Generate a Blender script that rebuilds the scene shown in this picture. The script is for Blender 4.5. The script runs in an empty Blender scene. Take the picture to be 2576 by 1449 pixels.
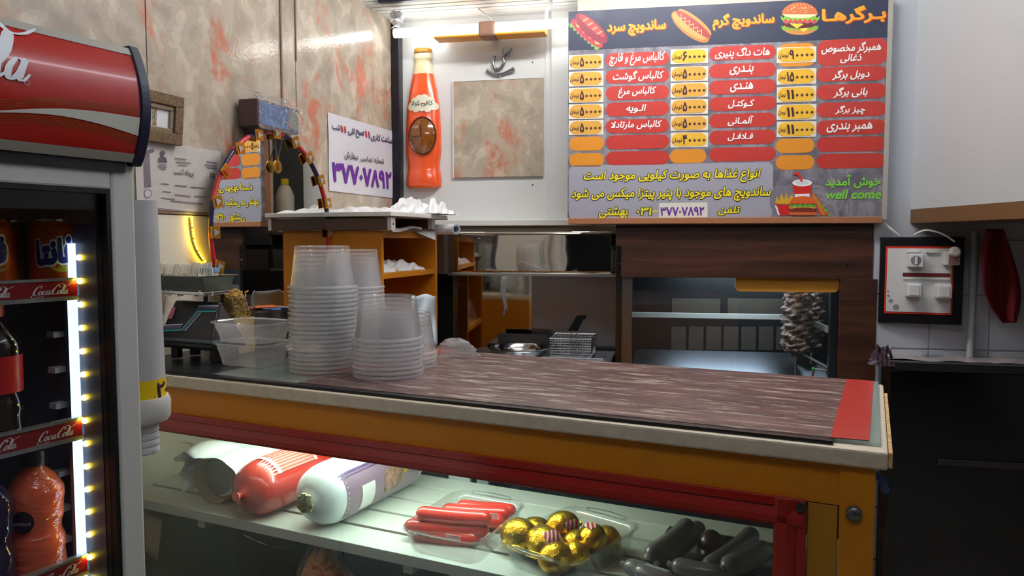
import bpy, math, random
import numpy as np
from mathutils import Vector, Matrix
from mathutils.geometry import delaunay_2d_cdt

random.seed(7)
SC = bpy.context.scene
COL = SC.collection

# ------------------------------------------------------------------ camera
FPX, CX, CY = 1909.0, 1288.0, 724.5
PITCH = math.atan(121.5 / FPX)
CAM_Z = 1.40
cam = bpy.data.cameras.new('camera')
cam.sensor_width = 36.0
cam.lens = FPX / 2576.0 * 36.0
cam.clip_start = 0.05
cam_o = bpy.data.objects.new('camera', cam)
COL.objects.link(cam_o)
cam_o.location = (0, 0, CAM_Z)
cam_o.rotation_euler = (math.pi / 2 - PITCH, 0, 0)
SC.camera = cam_o

# ------------------------------------------------------------------ world and exposure
wd = bpy.data.worlds.new('world'); SC.world = wd; wd.use_nodes = True
wd.node_tree.nodes['Background'].inputs[0].default_value = (0.75, 0.85, 1.0, 1)
wd.node_tree.nodes['Background'].inputs[1].default_value = 0.25
SC.view_settings.view_transform = 'Standard'
SC.view_settings.look = 'None'
SC.view_settings.gamma = 1.0
SC.view_settings.use_curve_mapping = False
SC.view_settings.exposure = 0.45
SC.cycles.max_bounces = 16
SC.cycles.diffuse_bounces = 8
SC.cycles.transparent_max_bounces = 48
SC.cycles.transmission_bounces = 10
SC.cycles.caustics_reflective = False
SC.cycles.caustics_refractive = False

# ------------------------------------------------------------------ projection helpers (a photo point on a known plane of the shop)
_c, _s = math.cos(math.pi / 2 - PITCH), math.sin(math.pi / 2 - PITCH)
RM = np.array([[1, 0, 0], [0, _c, -_s], [0, _s, _c]])
CAMP = np.array([0, 0, CAM_Z])
def ray(x, y): return RM @ np.array([(x - CX) / FPX, -(y - CY) / FPX, -1.0])
def onz(x, y, z):
    d = ray(x, y); return CAMP + (z - CAM_Z) / d[2] * d
class PL:
    """vertical plane: u runs along it, n points out of it, (s, z) are its coordinates"""
    def __init__(self, o, yaw, tilt=0.0):
        a = math.radians(yaw)
        self.o = np.array([o[0], o[1], 0.0])
        self.u = np.array([math.cos(a), -math.sin(a), 0]); self.n = np.array([-math.sin(a), -math.cos(a), 0])
        self.v = np.array([0, 0, 1.0])
    def st(self, x, y, d=0.0):
        r = ray(x, y); o = self.o + self.n * d
        t = np.dot(o - CAMP, self.n) / np.dot(r, self.n); p = CAMP + t * r
        return np.dot(p - self.o, self.u), p[2]
    def sz(self, p):
        q = np.array(p) - self.o
        return np.dot(q, self.u), q[2], np.dot(q, self.n)
    def p(self, s, z, d=0.0): return self.o + self.u * s + self.n * d + self.v * z
    def px(self, x, y, d=0.0):
        s, z = self.st(x, y, d); return self.p(s, z, d)
    def shift(self, d):
        q = PL(self.o[:2], 0); q.o = self.o + self.n * d; q.u = self.u; q.n = self.n; return q

# ------------------------------------------------------------------ mesh builder
class MB:
    def __init__(self): self.v = []; self.f = []; self.mi = []; self.cur = 0
    def add(self, vs, fs):
        b = len(self.v); self.v += [tuple(map(float, p)) for p in vs]
        for q in fs: self.f.append(tuple(b + i for i in q)); self.mi.append(self.cur)
        return self
    def box(self, P, s0, s1, z0, z1, d0, d1):
        """box in a PL frame (P may also be None: world x, z, y)"""
        g = (lambda s, z, d: (s, d, z)) if P is None else P.p
        vs = [g(s, z, d) for s in (s0, s1) for z in (z0, z1) for d in (d0, d1)]
        fs = [(0, 1, 3, 2), (4, 6, 7, 5), (0, 4, 5, 1), (2, 3, 7, 6), (0, 2, 6, 4), (1, 5, 7, 3)]
        return self.add(vs, fs)
    def poly(self, pts): return self.add(pts, [tuple(range(len(pts)))])
    def prism(self, pts, off):
        """polygon of 3d points pushed along vector off"""
        n = len(pts); o = np.array(off)
        vs = [np.array(p) for p in pts] + [np.array(p) + o for p in pts]
        fs = [tuple(range(n))[::-1], tuple(range(n, 2 * n))] + [(i, (i + 1) % n, n + (i + 1) % n, n + i) for i in range(n)]
        return self.add(vs, fs)
    def lathe(self, o, prof, n=24, ax=(0, 0, 1), cap=True, squash=(1, 1)):
        ax = np.array(ax, float); ax /= np.linalg.norm(ax)
        e = np.array([1, 0, 0]) if abs(ax[0]) < .9 else np.array([0, 1, 0])
        e1 = np.cross(ax, e); e1 /= np.linalg.norm(e1); e2 = np.cross(ax, e1)
        o = np.array(o, float); vs = []
        for r, h in prof:
            for k in range(n):
                t = 2 * math.pi * k / n
                vs.append(o + ax * h + e1 * (r * squash[0] * math.cos(t)) + e2 * (r * squash[1] * math.sin(t)))
        fs = []
        for i in range(len(prof) - 1):
            for k in range(n):
                k2 = (k + 1) % n
                fs.append((i * n + k, i * n + k2, (i + 1) * n + k2, (i + 1) * n + k))
        if cap:
            if prof[0][0] > 1e-5: fs.append(tuple(range(n))[::-1])
            if prof[-1][0] > 1e-5: fs.append(tuple((len(prof) - 1) * n + k for k in range(n)))
        return self.add(vs, fs)
    def tube(self, pts, r, n=8, closed=False, cap=True):
        P = [np.array(p, float) for p in pts]; m = len(P)
        rr = r if hasattr(r, '__len__') else [r] * m
        vs = []; prev = None
        for i in range(m):
            a = P[(i - 1) % m] if (i > 0 or closed) else P[0]
            b = P[(i + 1) % m] if (i < m - 1 or closed) else P[-1]
            t = b - a; L = np.linalg.norm(t); t = t / L if L > 0 else np.array([0, 0, 1.])
            if prev is None:
                e = np.array([0, 0, 1.]) if abs(t[2]) < .9 else np.array([1., 0, 0])
                e1 = np.cross(t, e)
            else: e1 = prev - t * np.dot(prev, t)
            e1 /= np.linalg.norm(e1); prev = e1; e2 = np.cross(t, e1)
            for k in range(n):
                q = 2 * math.pi * k / n
                vs.append(P[i] + (e1 * math.cos(q) + e2 * math.sin(q)) * rr[i])
        fs = []
        for i in range(m if closed else m - 1):
            j = (i + 1) % m
            for k in range(n):
                k2 = (k + 1) % n; fs.append((i * n + k, i * n + k2, j * n + k2, j * n + k))
        if cap and not closed:
            fs.append(tuple(range(n))[::-1]); fs.append(tuple((m - 1) * n + k for k in range(n)))
        return self.add(vs, fs)
    def grid(self, fn, nu, nv):
        vs = [fn(i / nu, j / nv) for j in range(nv + 1) for i in range(nu + 1)]
        fs = [(j * (nu + 1) + i, j * (nu + 1) + i + 1, (j + 1) * (nu + 1) + i + 1, (j + 1) * (nu + 1) + i) for j in range(nv) for i in range(nu)]
        return self.add(vs, fs)
    def ball(self, o, r, n=12, m=8, sc=(1, 1, 1), M=None):
        vs = []; o = np.array(o, float)
        for j in range(m + 1):
            th = math.pi * j / m
            for k in range(n):
                ph = 2 * math.pi * k / n
                q = np.array([math.sin(th) * math.cos(ph) * sc[0], math.sin(th) * math.sin(ph) * sc[1], math.cos(th) * sc[2]]) * r
                if M is not None: q = M @ q
                vs.append(o + q)
        fs = [(j * n + k, (j + 1) * n + k, (j + 1) * n + (k + 1) % n, j * n + (k + 1) % n) for j in range(m) for k in range(n)]
        return self.add(vs, fs)

def mesh_from(mb, base):
    me = bpy.data.meshes.new('m')
    b = np.array(base, float)
    me.from_pydata([tuple(np.array(p) - b) for p in mb.v], [], mb.f)
    me.update()
    return me
def build(mb, name, mats, parent=None, smooth=0, bevel=0, label=None, cat=None, group=None, kind=None, solid=0, seg=2):
    if parent is not None: base = np.array(parent['_base'])
    else:
        a = np.array(mb.v); base = np.array([(a[:, 0].min() + a[:, 0].max()) / 2, (a[:, 1].min() + a[:, 1].max()) / 2, a[:, 2].min()])
    me = mesh_from(mb, base)
    if not isinstance(mats, (list, tuple)): mats = [mats]
    for m in mats: me.materials.append(m)
    if len(mats) > 1: me.polygons.foreach_set('material_index', mb.mi)
    if smooth:
        me.polygons.foreach_set('use_smooth', [True] * len(me.polygons))
        if smooth < 180: me.set_sharp_from_angle(angle=math.radians(smooth))
    o = bpy.data.objects.new(name, me); COL.objects.link(o)
    if parent is not None: o.parent = parent; o['_base'] = list(base)
    else: o.location = base; o['_base'] = list(base)
    if solid:
        md = o.modifiers.new('thickness', 'SOLIDIFY'); md.thickness = solid; md.offset = 0
    if bevel:
        md = o.modifiers.new('bevel', 'BEVEL'); md.width = bevel; md.segments = seg; md.limit_method = 'ANGLE'; md.angle_limit = math.radians(40)
    if label: o['label'] = label
    if cat: o['category'] = cat
    if group: o['group'] = group
    if kind: o['kind'] = kind
    return o
def thing(name, label, cat, loc, group=None):
    o = bpy.data.objects.new(name, None); COL.objects.link(o)
    o.empty_display_size = .05
    o.location = tuple(loc); o['_base'] = [float(q) for q in loc]
    o['label'] = label; o['category'] = cat
    if group: o['group'] = group
    return o
def part_root(name, parent):
    o = bpy.data.objects.new(name, None); COL.objects.link(o); o.parent = parent; o['_base'] = list(parent['_base']); return o
def copy_tree(o, parent=None):
    c = o.copy(); COL.objects.link(c); c.parent = parent
    for ch in list(o.children): copy_tree(ch, c)
    return c
def tagit(o, label, cat, group=None):
    o['label'] = label; o['category'] = cat
    if group: o['group'] = group

def crom(pts, k=6, closed=False):
    P = [np.array(p, float) for p in pts]; n = len(P); out = []
    rng = range(n if closed else n - 1)
    for i in rng:
        p0 = P[(i - 1) % n] if (closed or i > 0) else P[0]
        p1 = P[i]; p2 = P[(i + 1) % n]; p3 = P[(i + 2) % n] if (closed or i < n - 2) else P[-1]
        for j in range(k):
            t = j / k
            out.append(.5 * ((2 * p1) + (-p0 + p2) * t + (2 * p0 - 5 * p1 + 4 * p2 - p3) * t * t + (-p0 + 3 * p1 - 3 * p2 + p3) * t ** 3))
    if not closed: out.append(P[-1])
    return out

# ------------------------------------------------------------------ materials
def lin(c):
    return tuple(((q / 255) / 12.92 if q / 255 <= .04045 else ((q / 255 + .055) / 1.055) ** 2.4) for q in c)
MATS = {}
def mat(name, rgb=None, rough=.5, metal=0, coat=0, emit=None, es=0, spec=.5, noise=0, nscale=20, bump=0, bscale=60, alpha=None, aniso=None, stretch=None, trans=0, sub=0):
    if name in MATS: return MATS[name]
    m = bpy.data.materials.new(name); m.use_nodes = True; nt = m.node_tree
    b = nt.nodes['Principled BSDF']; c = lin(rgb) + (1,)
    b.inputs['Base Color'].default_value = c
    b.inputs['Roughness'].default_value = rough; b.inputs['Metallic'].default_value = metal
    b.inputs['Coat Weight'].default_value = coat; b.inputs['Coat Roughness'].default_value = .08
    b.inputs['Specular IOR Level'].default_value = spec
    b.inputs['Transmission Weight'].default_value = trans
    if sub: b.inputs['Subsurface Weight'].default_value = sub; b.inputs['Subsurface Radius'].default_value = (.02, .01, .006)
    if emit is not None:
        b.inputs['Emission Color'].default_value = lin(emit) + (1,); b.inputs['Emission Strength'].default_value = es
    tc = None
    def coord(st):
        t = nt.nodes.new('ShaderNodeTexCoord'); mp = nt.nodes.new('ShaderNodeMapping')
        nt.links.new(t.outputs['Object'], mp.inputs[0])
        if st: mp.inputs['Scale'].default_value = st
        return mp
    if noise:
        n = nt.nodes.new('ShaderNodeTexNoise'); n.inputs['Scale'].default_value = nscale; n.inputs['Detail'].default_value = 5
        nt.links.new(coord(stretch).outputs[0], n.inputs[0])
        r = nt.nodes.new('ShaderNodeValToRGB')
        lo = tuple(max(0, q * (1 - noise)) for q in c[:3]) + (1,); hi = tuple(min(1, q * (1 + noise)) for q in c[:3]) + (1,)
        r.color_ramp.elements[0].position = .3; r.color_ramp.elements[1].position = .7
        r.color_ramp.elements[0].color = lo; r.color_ramp.elements[1].color = hi
        nt.links.new(n.outputs[0], r.inputs[0]); nt.links.new(r.outputs[0], b.inputs['Base Color'])
    if bump:
        n = nt.nodes.new('ShaderNodeTexNoise'); n.inputs['Scale'].default_value = bscale; n.inputs['Detail'].default_value = 3
        nt.links.new(coord(stretch).outputs[0], n.inputs[0])
        bp = nt.nodes.new('ShaderNodeBump'); bp.inputs['Strength'].default_value = 1; bp.inputs['Distance'].default_value = bump
        nt.links.new(n.outputs[0], bp.inputs['Height']); nt.links.new(bp.outputs[0], b.inputs['Normal'])
    MATS[name] = m
    return m
def film(name, rgb, clear=.8, milky=.1, rough=.05, fres=1.45, tint=None, bump=0, bscale=40):
    """thin clear plastic or glass sheet: see-through, with fresnel gloss and a little milkiness"""
    if name in MATS: return MATS[name]
    m = bpy.data.materials.new(name); m.use_nodes = True; nt = m.node_tree; nd = nt.nodes; ln = nt.links
    nd.remove(nd['Principled BSDF']); out = nd['Material Output']
    tr = nd.new('ShaderNodeBsdfTransparent'); tr.inputs[0].default_value = (lin(tint) if tint else (clear, clear, clear)) + (1,)
    df = nd.new('ShaderNodeBsdfDiffuse'); df.inputs[0].default_value = lin(rgb) + (1,)
    tl = nd.new('ShaderNodeBsdfTranslucent'); tl.inputs[0].default_value = lin(rgb) + (1,)
    mx0 = nd.new('ShaderNodeMixShader'); mx0.inputs[0].default_value = .5; ln.new(df.outputs[0], mx0.inputs[1]); ln.new(tl.outputs[0], mx0.inputs[2])
    mx1 = nd.new('ShaderNodeMixShader'); mx1.inputs[0].default_value = milky; ln.new(tr.outputs[0], mx1.inputs[1]); ln.new(mx0.outputs[0], mx1.inputs[2])
    gl = nd.new('ShaderNodeBsdfGlossy'); gl.inputs['Roughness'].default_value = rough
    fr = nd.new('ShaderNodeFresnel')   # both faces of a thin sheet reflect alike: undo the node's inversion on back faces
    ge = nd.new('ShaderNodeNewGeometry'); mm = nd.new('ShaderNodeMapRange'); ln.new(ge.outputs['Backfacing'], mm.inputs[0]); mm.inputs[3].default_value = fres; mm.inputs[4].default_value = 1 / fres; ln.new(mm.outputs[0], fr.inputs['IOR'])
    mx2 = nd.new('ShaderNodeMixShader'); ln.new(fr.outputs[0], mx2.inputs[0]); ln.new(mx1.outputs[0], mx2.inputs[1]); ln.new(gl.outputs[0], mx2.inputs[2])
    ln.new(mx2.outputs[0], out.inputs[0])
    if bump:
        t = nd.new('ShaderNodeTexCoord'); n = nd.new('ShaderNodeTexNoise'); n.inputs['Scale'].default_value = bscale
        ln.new(t.outputs['Object'], n.inputs[0]); bp = nd.new('ShaderNodeBump'); bp.inputs['Distance'].default_value = bump
        ln.new(n.outputs[0], bp.inputs['Height']); ln.new(bp.outputs[0], gl.inputs['Normal']); ln.new(bp.outputs[0], fr.inputs['Normal'])
    MATS[name] = m
    return m
def ramp(nt, fac, stops, interp='LINEAR'):
    r = nt.nodes.new('ShaderNodeValToRGB'); cr = r.color_ramp; cr.interpolation = interp
    while len(cr.elements) < len(stops): cr.elements.new(.5)
    for e, (p, c) in zip(cr.elements, stops): e.position = p; e.color = lin(c) + (1,)
    nt.links.new(fac, r.inputs[0]); return r.outputs[0]
def noise_node(nt, scale, detail=5, rough=.55, dist=0, stretch=(1, 1, 1), off=(0, 0, 0)):
    t = nt.nodes.new('ShaderNodeTexCoord'); mp = nt.nodes.new('ShaderNodeMapping'); mp.inputs['Scale'].default_value = stretch; mp.inputs['Location'].default_value = off
    nt.links.new(t.outputs['Object'], mp.inputs[0])
    n = nt.nodes.new('ShaderNodeTexNoise'); n.inputs['Scale'].default_value = scale; n.inputs['Detail'].default_value = detail; n.inputs['Roughness'].default_value = rough; n.inputs['Distortion'].default_value = dist
    nt.links.new(mp.outputs[0], n.inputs[0]); return n
def mixc(nt, fac, a, b, mode='MIX'):
    m = nt.nodes.new('ShaderNodeMix'); m.data_type = 'RGBA'; m.blend_type = mode
    for v, i in ((fac, 0), (a, 6), (b, 7)):
        if hasattr(v, 'is_linked') or hasattr(v, 'links'): nt.links.new(v, m.inputs[i])
        elif i == 0: m.inputs[0].default_value = v
        else: m.inputs[i].default_value = lin(v) + (1,)
    return m.outputs[2]
def marble_mat(name, rough=.12):
    """printed marble: brushed beige and grey clouds with rust patches under a clear gloss"""
    m = bpy.data.materials.new(name); m.use_nodes = True; nt = m.node_tree; b = nt.nodes['Principled BSDF']
    n0 = noise_node(nt, 3.2, 3, .5, .4)
    base = ramp(nt, n0.outputs[0], [(.32, (150, 139, 124)), (.5, (176, 163, 145)), (.68, (198, 186, 166))])
    n1 = noise_node(nt, 12, 4, .55, .45, (1, 1, .85), (1.3, .2, 4))
    dab = ramp(nt, n1.outputs[0], [(.30, (138, 128, 116)), (.42, (160, 149, 134)), (.47, (180, 168, 150)), (.53, (172, 160, 144)), (.58, (200, 190, 172)), (.70, (216, 208, 192))])
    col = mixc(nt, .6, base, dab)
    n2 = noise_node(nt, 5.6, 5, .62, .5, (1.15, 1.15, .8), (3.1, 1.7, .4))
    rust = ramp(nt, n2.outputs[0], [(.535, (0, 0, 0)), (.585, (150, 150, 150)), (.65, (255, 255, 255))])
    n3 = noise_node(nt, 24, 3, .6, .8, (1, 1, .6))
    rm = nt.nodes.new('ShaderNodeMath'); rm.operation = 'MULTIPLY'
    nt.links.new(rust, rm.inputs[0])
    br = ramp(nt, n3.outputs[0], [(.36, (60, 60, 60)), (.52, (240, 240, 240))]); nt.links.new(br, rm.inputs[1])
    col = mixc(nt, rm.outputs[0], col, (190, 98, 66))
    nt.links.new(col, b.inputs['Base Color'])
    b.inputs['Roughness'].default_value = .45; b.inputs['Coat Weight'].default_value = .8; b.inputs['Coat Roughness'].default_value = rough
    bn = noise_node(nt, 90, 2); bp = nt.nodes.new('ShaderNodeBump'); bp.inputs['Distance'].default_value = .0004; nt.links.new(bn.outputs[0], bp.inputs['Height'])
    nt.links.new(bp.outputs[0], b.inputs['Coat Normal'])
    MATS[name] = m; return m
def wood_mat(name, lo, hi, streak, scale=(1, 1, 1), rough=.4, dens=14, coat=.2, light=None):
    m = bpy.data.materials.new(name); m.use_nodes = True; nt = m.node_tree; b = nt.nodes['Principled BSDF']
    n1 = noise_node(nt, dens, 6, .6, .2, scale)
    col = ramp(nt, n1.outputs[0], [(.3, lo), (.55, hi), (.72, streak)])
    if light:
        n2 = noise_node(nt, dens * 1.7, 6, .72, .1, scale, (2, 5, 1))
        k = ramp(nt, n2.outputs[0], [(.53, (0, 0, 0)), (.60, (190, 190, 190))])
        col = mixc(nt, k, col, light)
    nt.links.new(col, b.inputs['Base Color']); b.inputs['Roughness'].default_value = rough; b.inputs['Coat Weight'].default_value = coat; b.inputs['Coat Roughness'].default_value = .15
    MATS[name] = m; return m
def steel_mat(name, rgb, rough=.18, wav=0, wscale=4, wstretch=(1, 1, 1)):
    m = bpy.data.materials.new(name); m.use_nodes = True; nt = m.node_tree; b = nt.nodes['Principled BSDF']
    b.inputs['Base Color'].default_value = lin(rgb) + (1,); b.inputs['Metallic'].default_value = 1; b.inputs['Roughness'].default_value = rough
    if wav:
        n = noise_node(nt, wscale, 1, .4, 0, wstretch); bp = nt.nodes.new('ShaderNodeBump'); bp.inputs['Distance'].default_value = wav; bp.inputs['Strength'].default_value = 1
        nt.links.new(n.outputs[0], bp.inputs['Height']); nt.links.new(bp.outputs[0], b.inputs['Normal'])
    MATS[name] = m; return m
def lamp_mat(name, rgb, strength):
    m = bpy.data.materials.new(name); m.use_nodes = True; nt = m.node_tree; nt.nodes.remove(nt.nodes['Principled BSDF'])
    e = nt.nodes.new('ShaderNodeEmission'); e.inputs[0].default_value = lin(rgb) + (1,); e.inputs[1].default_value = strength
    nt.links.new(e.outputs[0], nt.nodes['Material Output'].inputs[0]); MATS[name] = m; return m

MARBLE = marble_mat('marble_print')
WHITE = mat('white_laminate', (214, 217, 218), .35)
OFFW = mat('off_white_paint', (205, 200, 190), .5)
GREYW = mat('grey_white_wall', (176, 178, 178), .6, noise=.04, nscale=3)
BLACK = mat('black_plastic', (16, 16, 20), .35)
DARK = mat('dark_grey', (40, 40, 44), .6)  # even dark grey for the spit base plates
NAVY = mat('navy_plastic', (26, 30, 58), .35)
ORANGE = mat('orange_board', (206, 128, 18), .42, noise=.05, nscale=6)
BROWN = mat('brown_board', (92, 66, 52), .5)
RED = mat('red_gloss_frame', (158, 30, 22), .22, coat=.5)
CREAM = mat('cream_stone', (205, 192, 170), .55, noise=.1, nscale=60)
CHROME = mat('chrome', (210, 212, 215), .12, metal=1)
STEEL = steel_mat('brushed_steel', (176, 180, 184), .3)
HOODSTEEL = steel_mat('polished_wavy_steel', (206, 200, 190), .03, wav=.0010, wscale=5.0, wstretch=(1, 1, 1.2))
SPLASH = steel_mat('splash_steel', (176, 172, 164), .05, wav=.0014, wscale=4.0)
PAPER = mat('white_paper', (226, 226, 230), .6)
BAGW = mat('white_plastic_bag', (236, 238, 240), .4, coat=.2)
GLASS = film('clear_glass', (220, 235, 235), clear=.94, milky=.02, rough=.02)
CUPM = film('clear_cup_plastic', (250, 250, 252), clear=.995, milky=.13, rough=.08, fres=1.4)
CUPRIM = film('cup_rim_plastic', (250, 250, 252), clear=.985, milky=.45, rough=.1, fres=1.45)
TRAYM = film('clear_tray_plastic', (240, 242, 246), clear=.99, milky=.26, rough=.06, fres=1.5)
WRAP = film('clear_wrap', (235, 238, 240), clear=.95, milky=.10, rough=.06, fres=1.5, bump=.01, bscale=30)
# ------------------------------------------------------------------ lettering: outlines of the built-in font, shaped for Persian, filled as flat print
_F = {'ا': 'FE8D FE8E', 'آ': 'FE81 FE82', 'ب': 'FE8F FE90 FE91 FE92', 'پ': 'FB56 FB57 FB58 FB59', 'ت': 'FE95 FE96 FE97 FE98', 'ج': 'FE9D FE9E FE9F FEA0',
      'چ': 'FB7A FB7B FB7C FB7D', 'ح': 'FEA1 FEA2 FEA3 FEA4', 'خ': 'FEA5 FEA6 FEA7 FEA8', 'د': 'FEA9 FEAA', 'ذ': 'FEAB FEAC', 'ر': 'FEAD FEAE', 'ز': 'FEAF FEB0',
      'س': 'FEB1 FEB2 FEB3 FEB4', 'ش': 'FEB5 FEB6 FEB7 FEB8', 'ص': 'FEB9 FEBA FEBB FEBC', 'ع': 'FEC9 FECA FECB FECC', 'غ': 'FECD FECE FECF FED0', 'ف': 'FED1 FED2 FED3 FED4',
      'ق': 'FED5 FED6 FED7 FED8', 'ک': 'FB8E FB8F FB90 FB91', 'گ': 'FB92 FB93 FB94 FB95', 'ل': 'FEDD FEDE FEDF FEE0', 'م': 'FEE1 FEE2 FEE3 FEE4', 'ن': 'FEE5 FEE6 FEE7 FEE8',
      'ه': 'FEE9 FEEA FEEB FEEC', 'و': 'FEED FEEE', 'ی': 'FBFC FBFD FBFE FBFF', 'ـ': '0640 0640 0640 0640', 'L': 'FEFB FEFC'}
_F = {k: [int(q, 16) for q in v.split()] for k, v in _F.items()}
def shape_fa(t):
    t = t.replace('لا', 'L'); out = []
    for i, ch in enumerate(t):
        if ch not in _F: out.append(ch); continue
        pv = t[i - 1] if i > 0 else ''; nx = t[i + 1] if i + 1 < len(t) else ''
        jp = pv in _F and len(_F[pv]) == 4
        jn = nx in _F and len(_F[ch]) == 4
        fm = _F[ch]
        k = (3 if jn else 1) if jp else (2 if jn else 0)
        out.append(chr(fm[k]))
    # visual order: reverse everything, keep digit runs left to right
    out = out[::-1]; res = []; run = []
    dg = '۰۱۲۳۴۵۶۷۸۹'
    for ch in out:
        if ch in dg: run.append(ch)
        else: res += run[::-1]; run = []; res.append(ch)
    return ''.join(res + run[::-1])
def text_loops(s, res=3):
    c = bpy.data.curves.new('tmp', 'FONT'); c.body = s; c.size = 1
    o = bpy.data.objects.new('tmp', c); COL.objects.link(o)
    dg = bpy.context.evaluated_depsgraph_get(); oe = o.evaluated_get(dg)
    cu = oe.to_curve(dg, apply_modifiers=False); loops = []
    for sp in cu.splines:
        pts = []
        if sp.type == 'BEZIER':
            bp = sp.bezier_points; n = len(bp)
            for i in range(n):
                a, b = bp[i], bp[(i + 1) % n]
                p0, p1, p2, p3 = [np.array(q[:2]) for q in (a.co, a.handle_right, b.handle_left, b.co)]
                st = np.linalg.norm(np.cross(np.append(p1 - p0, 0), np.append(p3 - p0, 0))) + np.linalg.norm(np.cross(np.append(p2 - p0, 0), np.append(p3 - p0, 0)))
                k = 1 if st < 1e-5 else res
                for j in range(k):
                    t = j / k; pts.append(p0 * (1 - t) ** 3 + 3 * p1 * t * (1 - t) ** 2 + 3 * p2 * t * t * (1 - t) + p3 * t ** 3)
        else: pts = [np.array(q.co[:2]) for q in sp.points]
        cl = []
        for q in pts:
            if not cl or np.linalg.norm(q - cl[-1]) > 1e-4: cl.append(q)
        if len(cl) > 2: loops.append(np.array(cl))
    oe.to_curve_clear(); bpy.data.objects.remove(o); bpy.data.curves.remove(c)
    return loops
def fatten(loops, d):
    if not d: return loops
    out = []
    for L in loops:
        a = np.roll(L, 1, 0); b = np.roll(L, -1, 0)
        e1 = L - a; e2 = b - L
        e1 /= np.linalg.norm(e1, axis=1)[:, None] + 1e-9; e2 /= np.linalg.norm(e2, axis=1)[:, None] + 1e-9
        n1 = np.stack([-e1[:, 1], e1[:, 0]], 1); n2 = np.stack([-e2[:, 1], e2[:, 0]], 1)
        n = n1 + n2; ln = np.linalg.norm(n, axis=1)[:, None]; n = n / np.maximum(ln, .5)
        out.append(L + n * d)          # truetype outlines run clockwise: left normal points outward
    return out
def fill_loops(loops):
    V = []; E = []
    for L in loops:
        b = len(V); n = len(L)
        V += [Vector((float(q[0]), float(q[1]))) for q in L]; E += [(b + i, b + (i + 1) % n) for i in range(n)]
    vo, eo, fo, *_ = delaunay_2d_cdt(V, E, [], 0, 1e-5)
    if not fo: return [], []
    vv = np.array([[q.x, q.y] for q in vo]); keep = []
    cen = np.array([vv[list(f)].mean(0) for f in fo]); wn = np.zeros(len(fo))
    for L in loops:
        a = L; b = np.roll(L, -1, 0)
        for i in range(len(L)):
            up = (a[i, 1] <= cen[:, 1]) & (b[i, 1] > cen[:, 1]); dn = (a[i, 1] > cen[:, 1]) & (b[i, 1] <= cen[:, 1])
            cr = (b[i, 0] - a[i, 0]) * (cen[:, 1] - a[i, 1]) - (cen[:, 0] - a[i, 0]) * (b[i, 1] - a[i, 1])
            wn += (up & (cr > 0)).astype(float) - (dn & (cr < 0)).astype(float)
    return vv, [tuple(f) for f, w in zip(fo, wn) if abs(w) > .5]
_TC = {}
def text2d(s, fa=True, bold=0.0, shear=0.0):
    key = (s, fa, bold, shear)
    if key not in _TC:
        lp = text_loops(shape_fa(s) if fa else s)
        area = sum(.5 * np.sum(L[:, 0] * np.roll(L[:, 1], -1) - np.roll(L[:, 0], -1) * L[:, 1]) for L in lp)
        if shear: lp = [np.stack([L[:, 0] + shear * L[:, 1], L[:, 1]], 1) for L in lp]
        lo = np.min([L.min(0) for L in lp], 0); hi = np.max([L.max(0) for L in lp], 0)
        lp = fatten(lp, bold if area < 0 else -bold)
        _TC[key] = (fill_loops(lp), lo, hi)
    return _TC[key]
def put2d(mb, vv, fs, mp):
    return mb.add([mp(q[0], q[1]) for q in vv], fs)
def text_box(mb, mp, s, s0, s1, t0, t1, fa=True, bold=.0, shear=0.0, keep=False):
    """fit the text's ink into the box s0..s1 x t0..t1 of a 2d mapping mp(s, t) -> 3d"""
    (vv, fs), lo, hi = text2d(s, fa, bold, shear)
    sx = (s1 - s0) / (hi[0] - lo[0]); sy = (t1 - t0) / (hi[1] - lo[1])
    if keep:
        sx = sy = min(sx, sy); s0 += ((s1 - s0) - sx * (hi[0] - lo[0])) / 2; t0 += ((t1 - t0) - sy * (hi[1] - lo[1])) / 2
    return mb.add([mp(s0 + (q[0] - lo[0]) * sx, t0 + (q[1] - lo[1]) * sy) for q in vv], fs)
def text_px(P, d, s, x0, y0, x1, y1, name, m, parent, **k):
    """text whose ink fills the photo box (x0,y0)-(x1,y1) on plane P, baseline level with the plane"""
    mb = MB(); a = P.st(x0, (y0 + y1) / 2, d); b = P.st(x1, (y0 + y1) / 2, d)
    zt = P.st((x0 + x1) / 2, y0, d)[1]; zb = P.st((x0 + x1) / 2, y1, d)[1]
    text_box(mb, lambda q, t: P.p(q, t, d), s, a[0], b[0], zb, zt, **k)
    return build(mb, name, m, parent)
def shape_px(mb, P, d, pts): return mb.poly([P.px(x, y, d) for x, y in pts])
def rrect(s0, s1, t0, t1, r, k=5):
    r = min(r, (s1 - s0) / 2, (t1 - t0) / 2); out = []
    for cx, cy, a0 in ((s1 - r, t1 - r, 0), (s0 + r, t1 - r, 90), (s0 + r, t0 + r, 180), (s1 - r, t0 + r, 270)):
        for i in range(k + 1):
            a = math.radians(a0 + 90 * i / k); out.append((cx + r * math.cos(a), cy + r * math.sin(a)))
    return out
def ell(cx, cy, rx, ry, n=20, a0=0, a1=360, rot=0):
    o = []; cr, sr = math.cos(math.radians(rot)), math.sin(math.radians(rot))
    for i in range(n + (0 if abs(a1 - a0) >= 360 else 1)):
        a = math.radians(a0 + (a1 - a0) * i / n); x, y = rx * math.cos(a), ry * math.sin(a)
        o.append((cx + x * cr - y * sr, cy + x * sr + y * cr))
    return o
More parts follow.
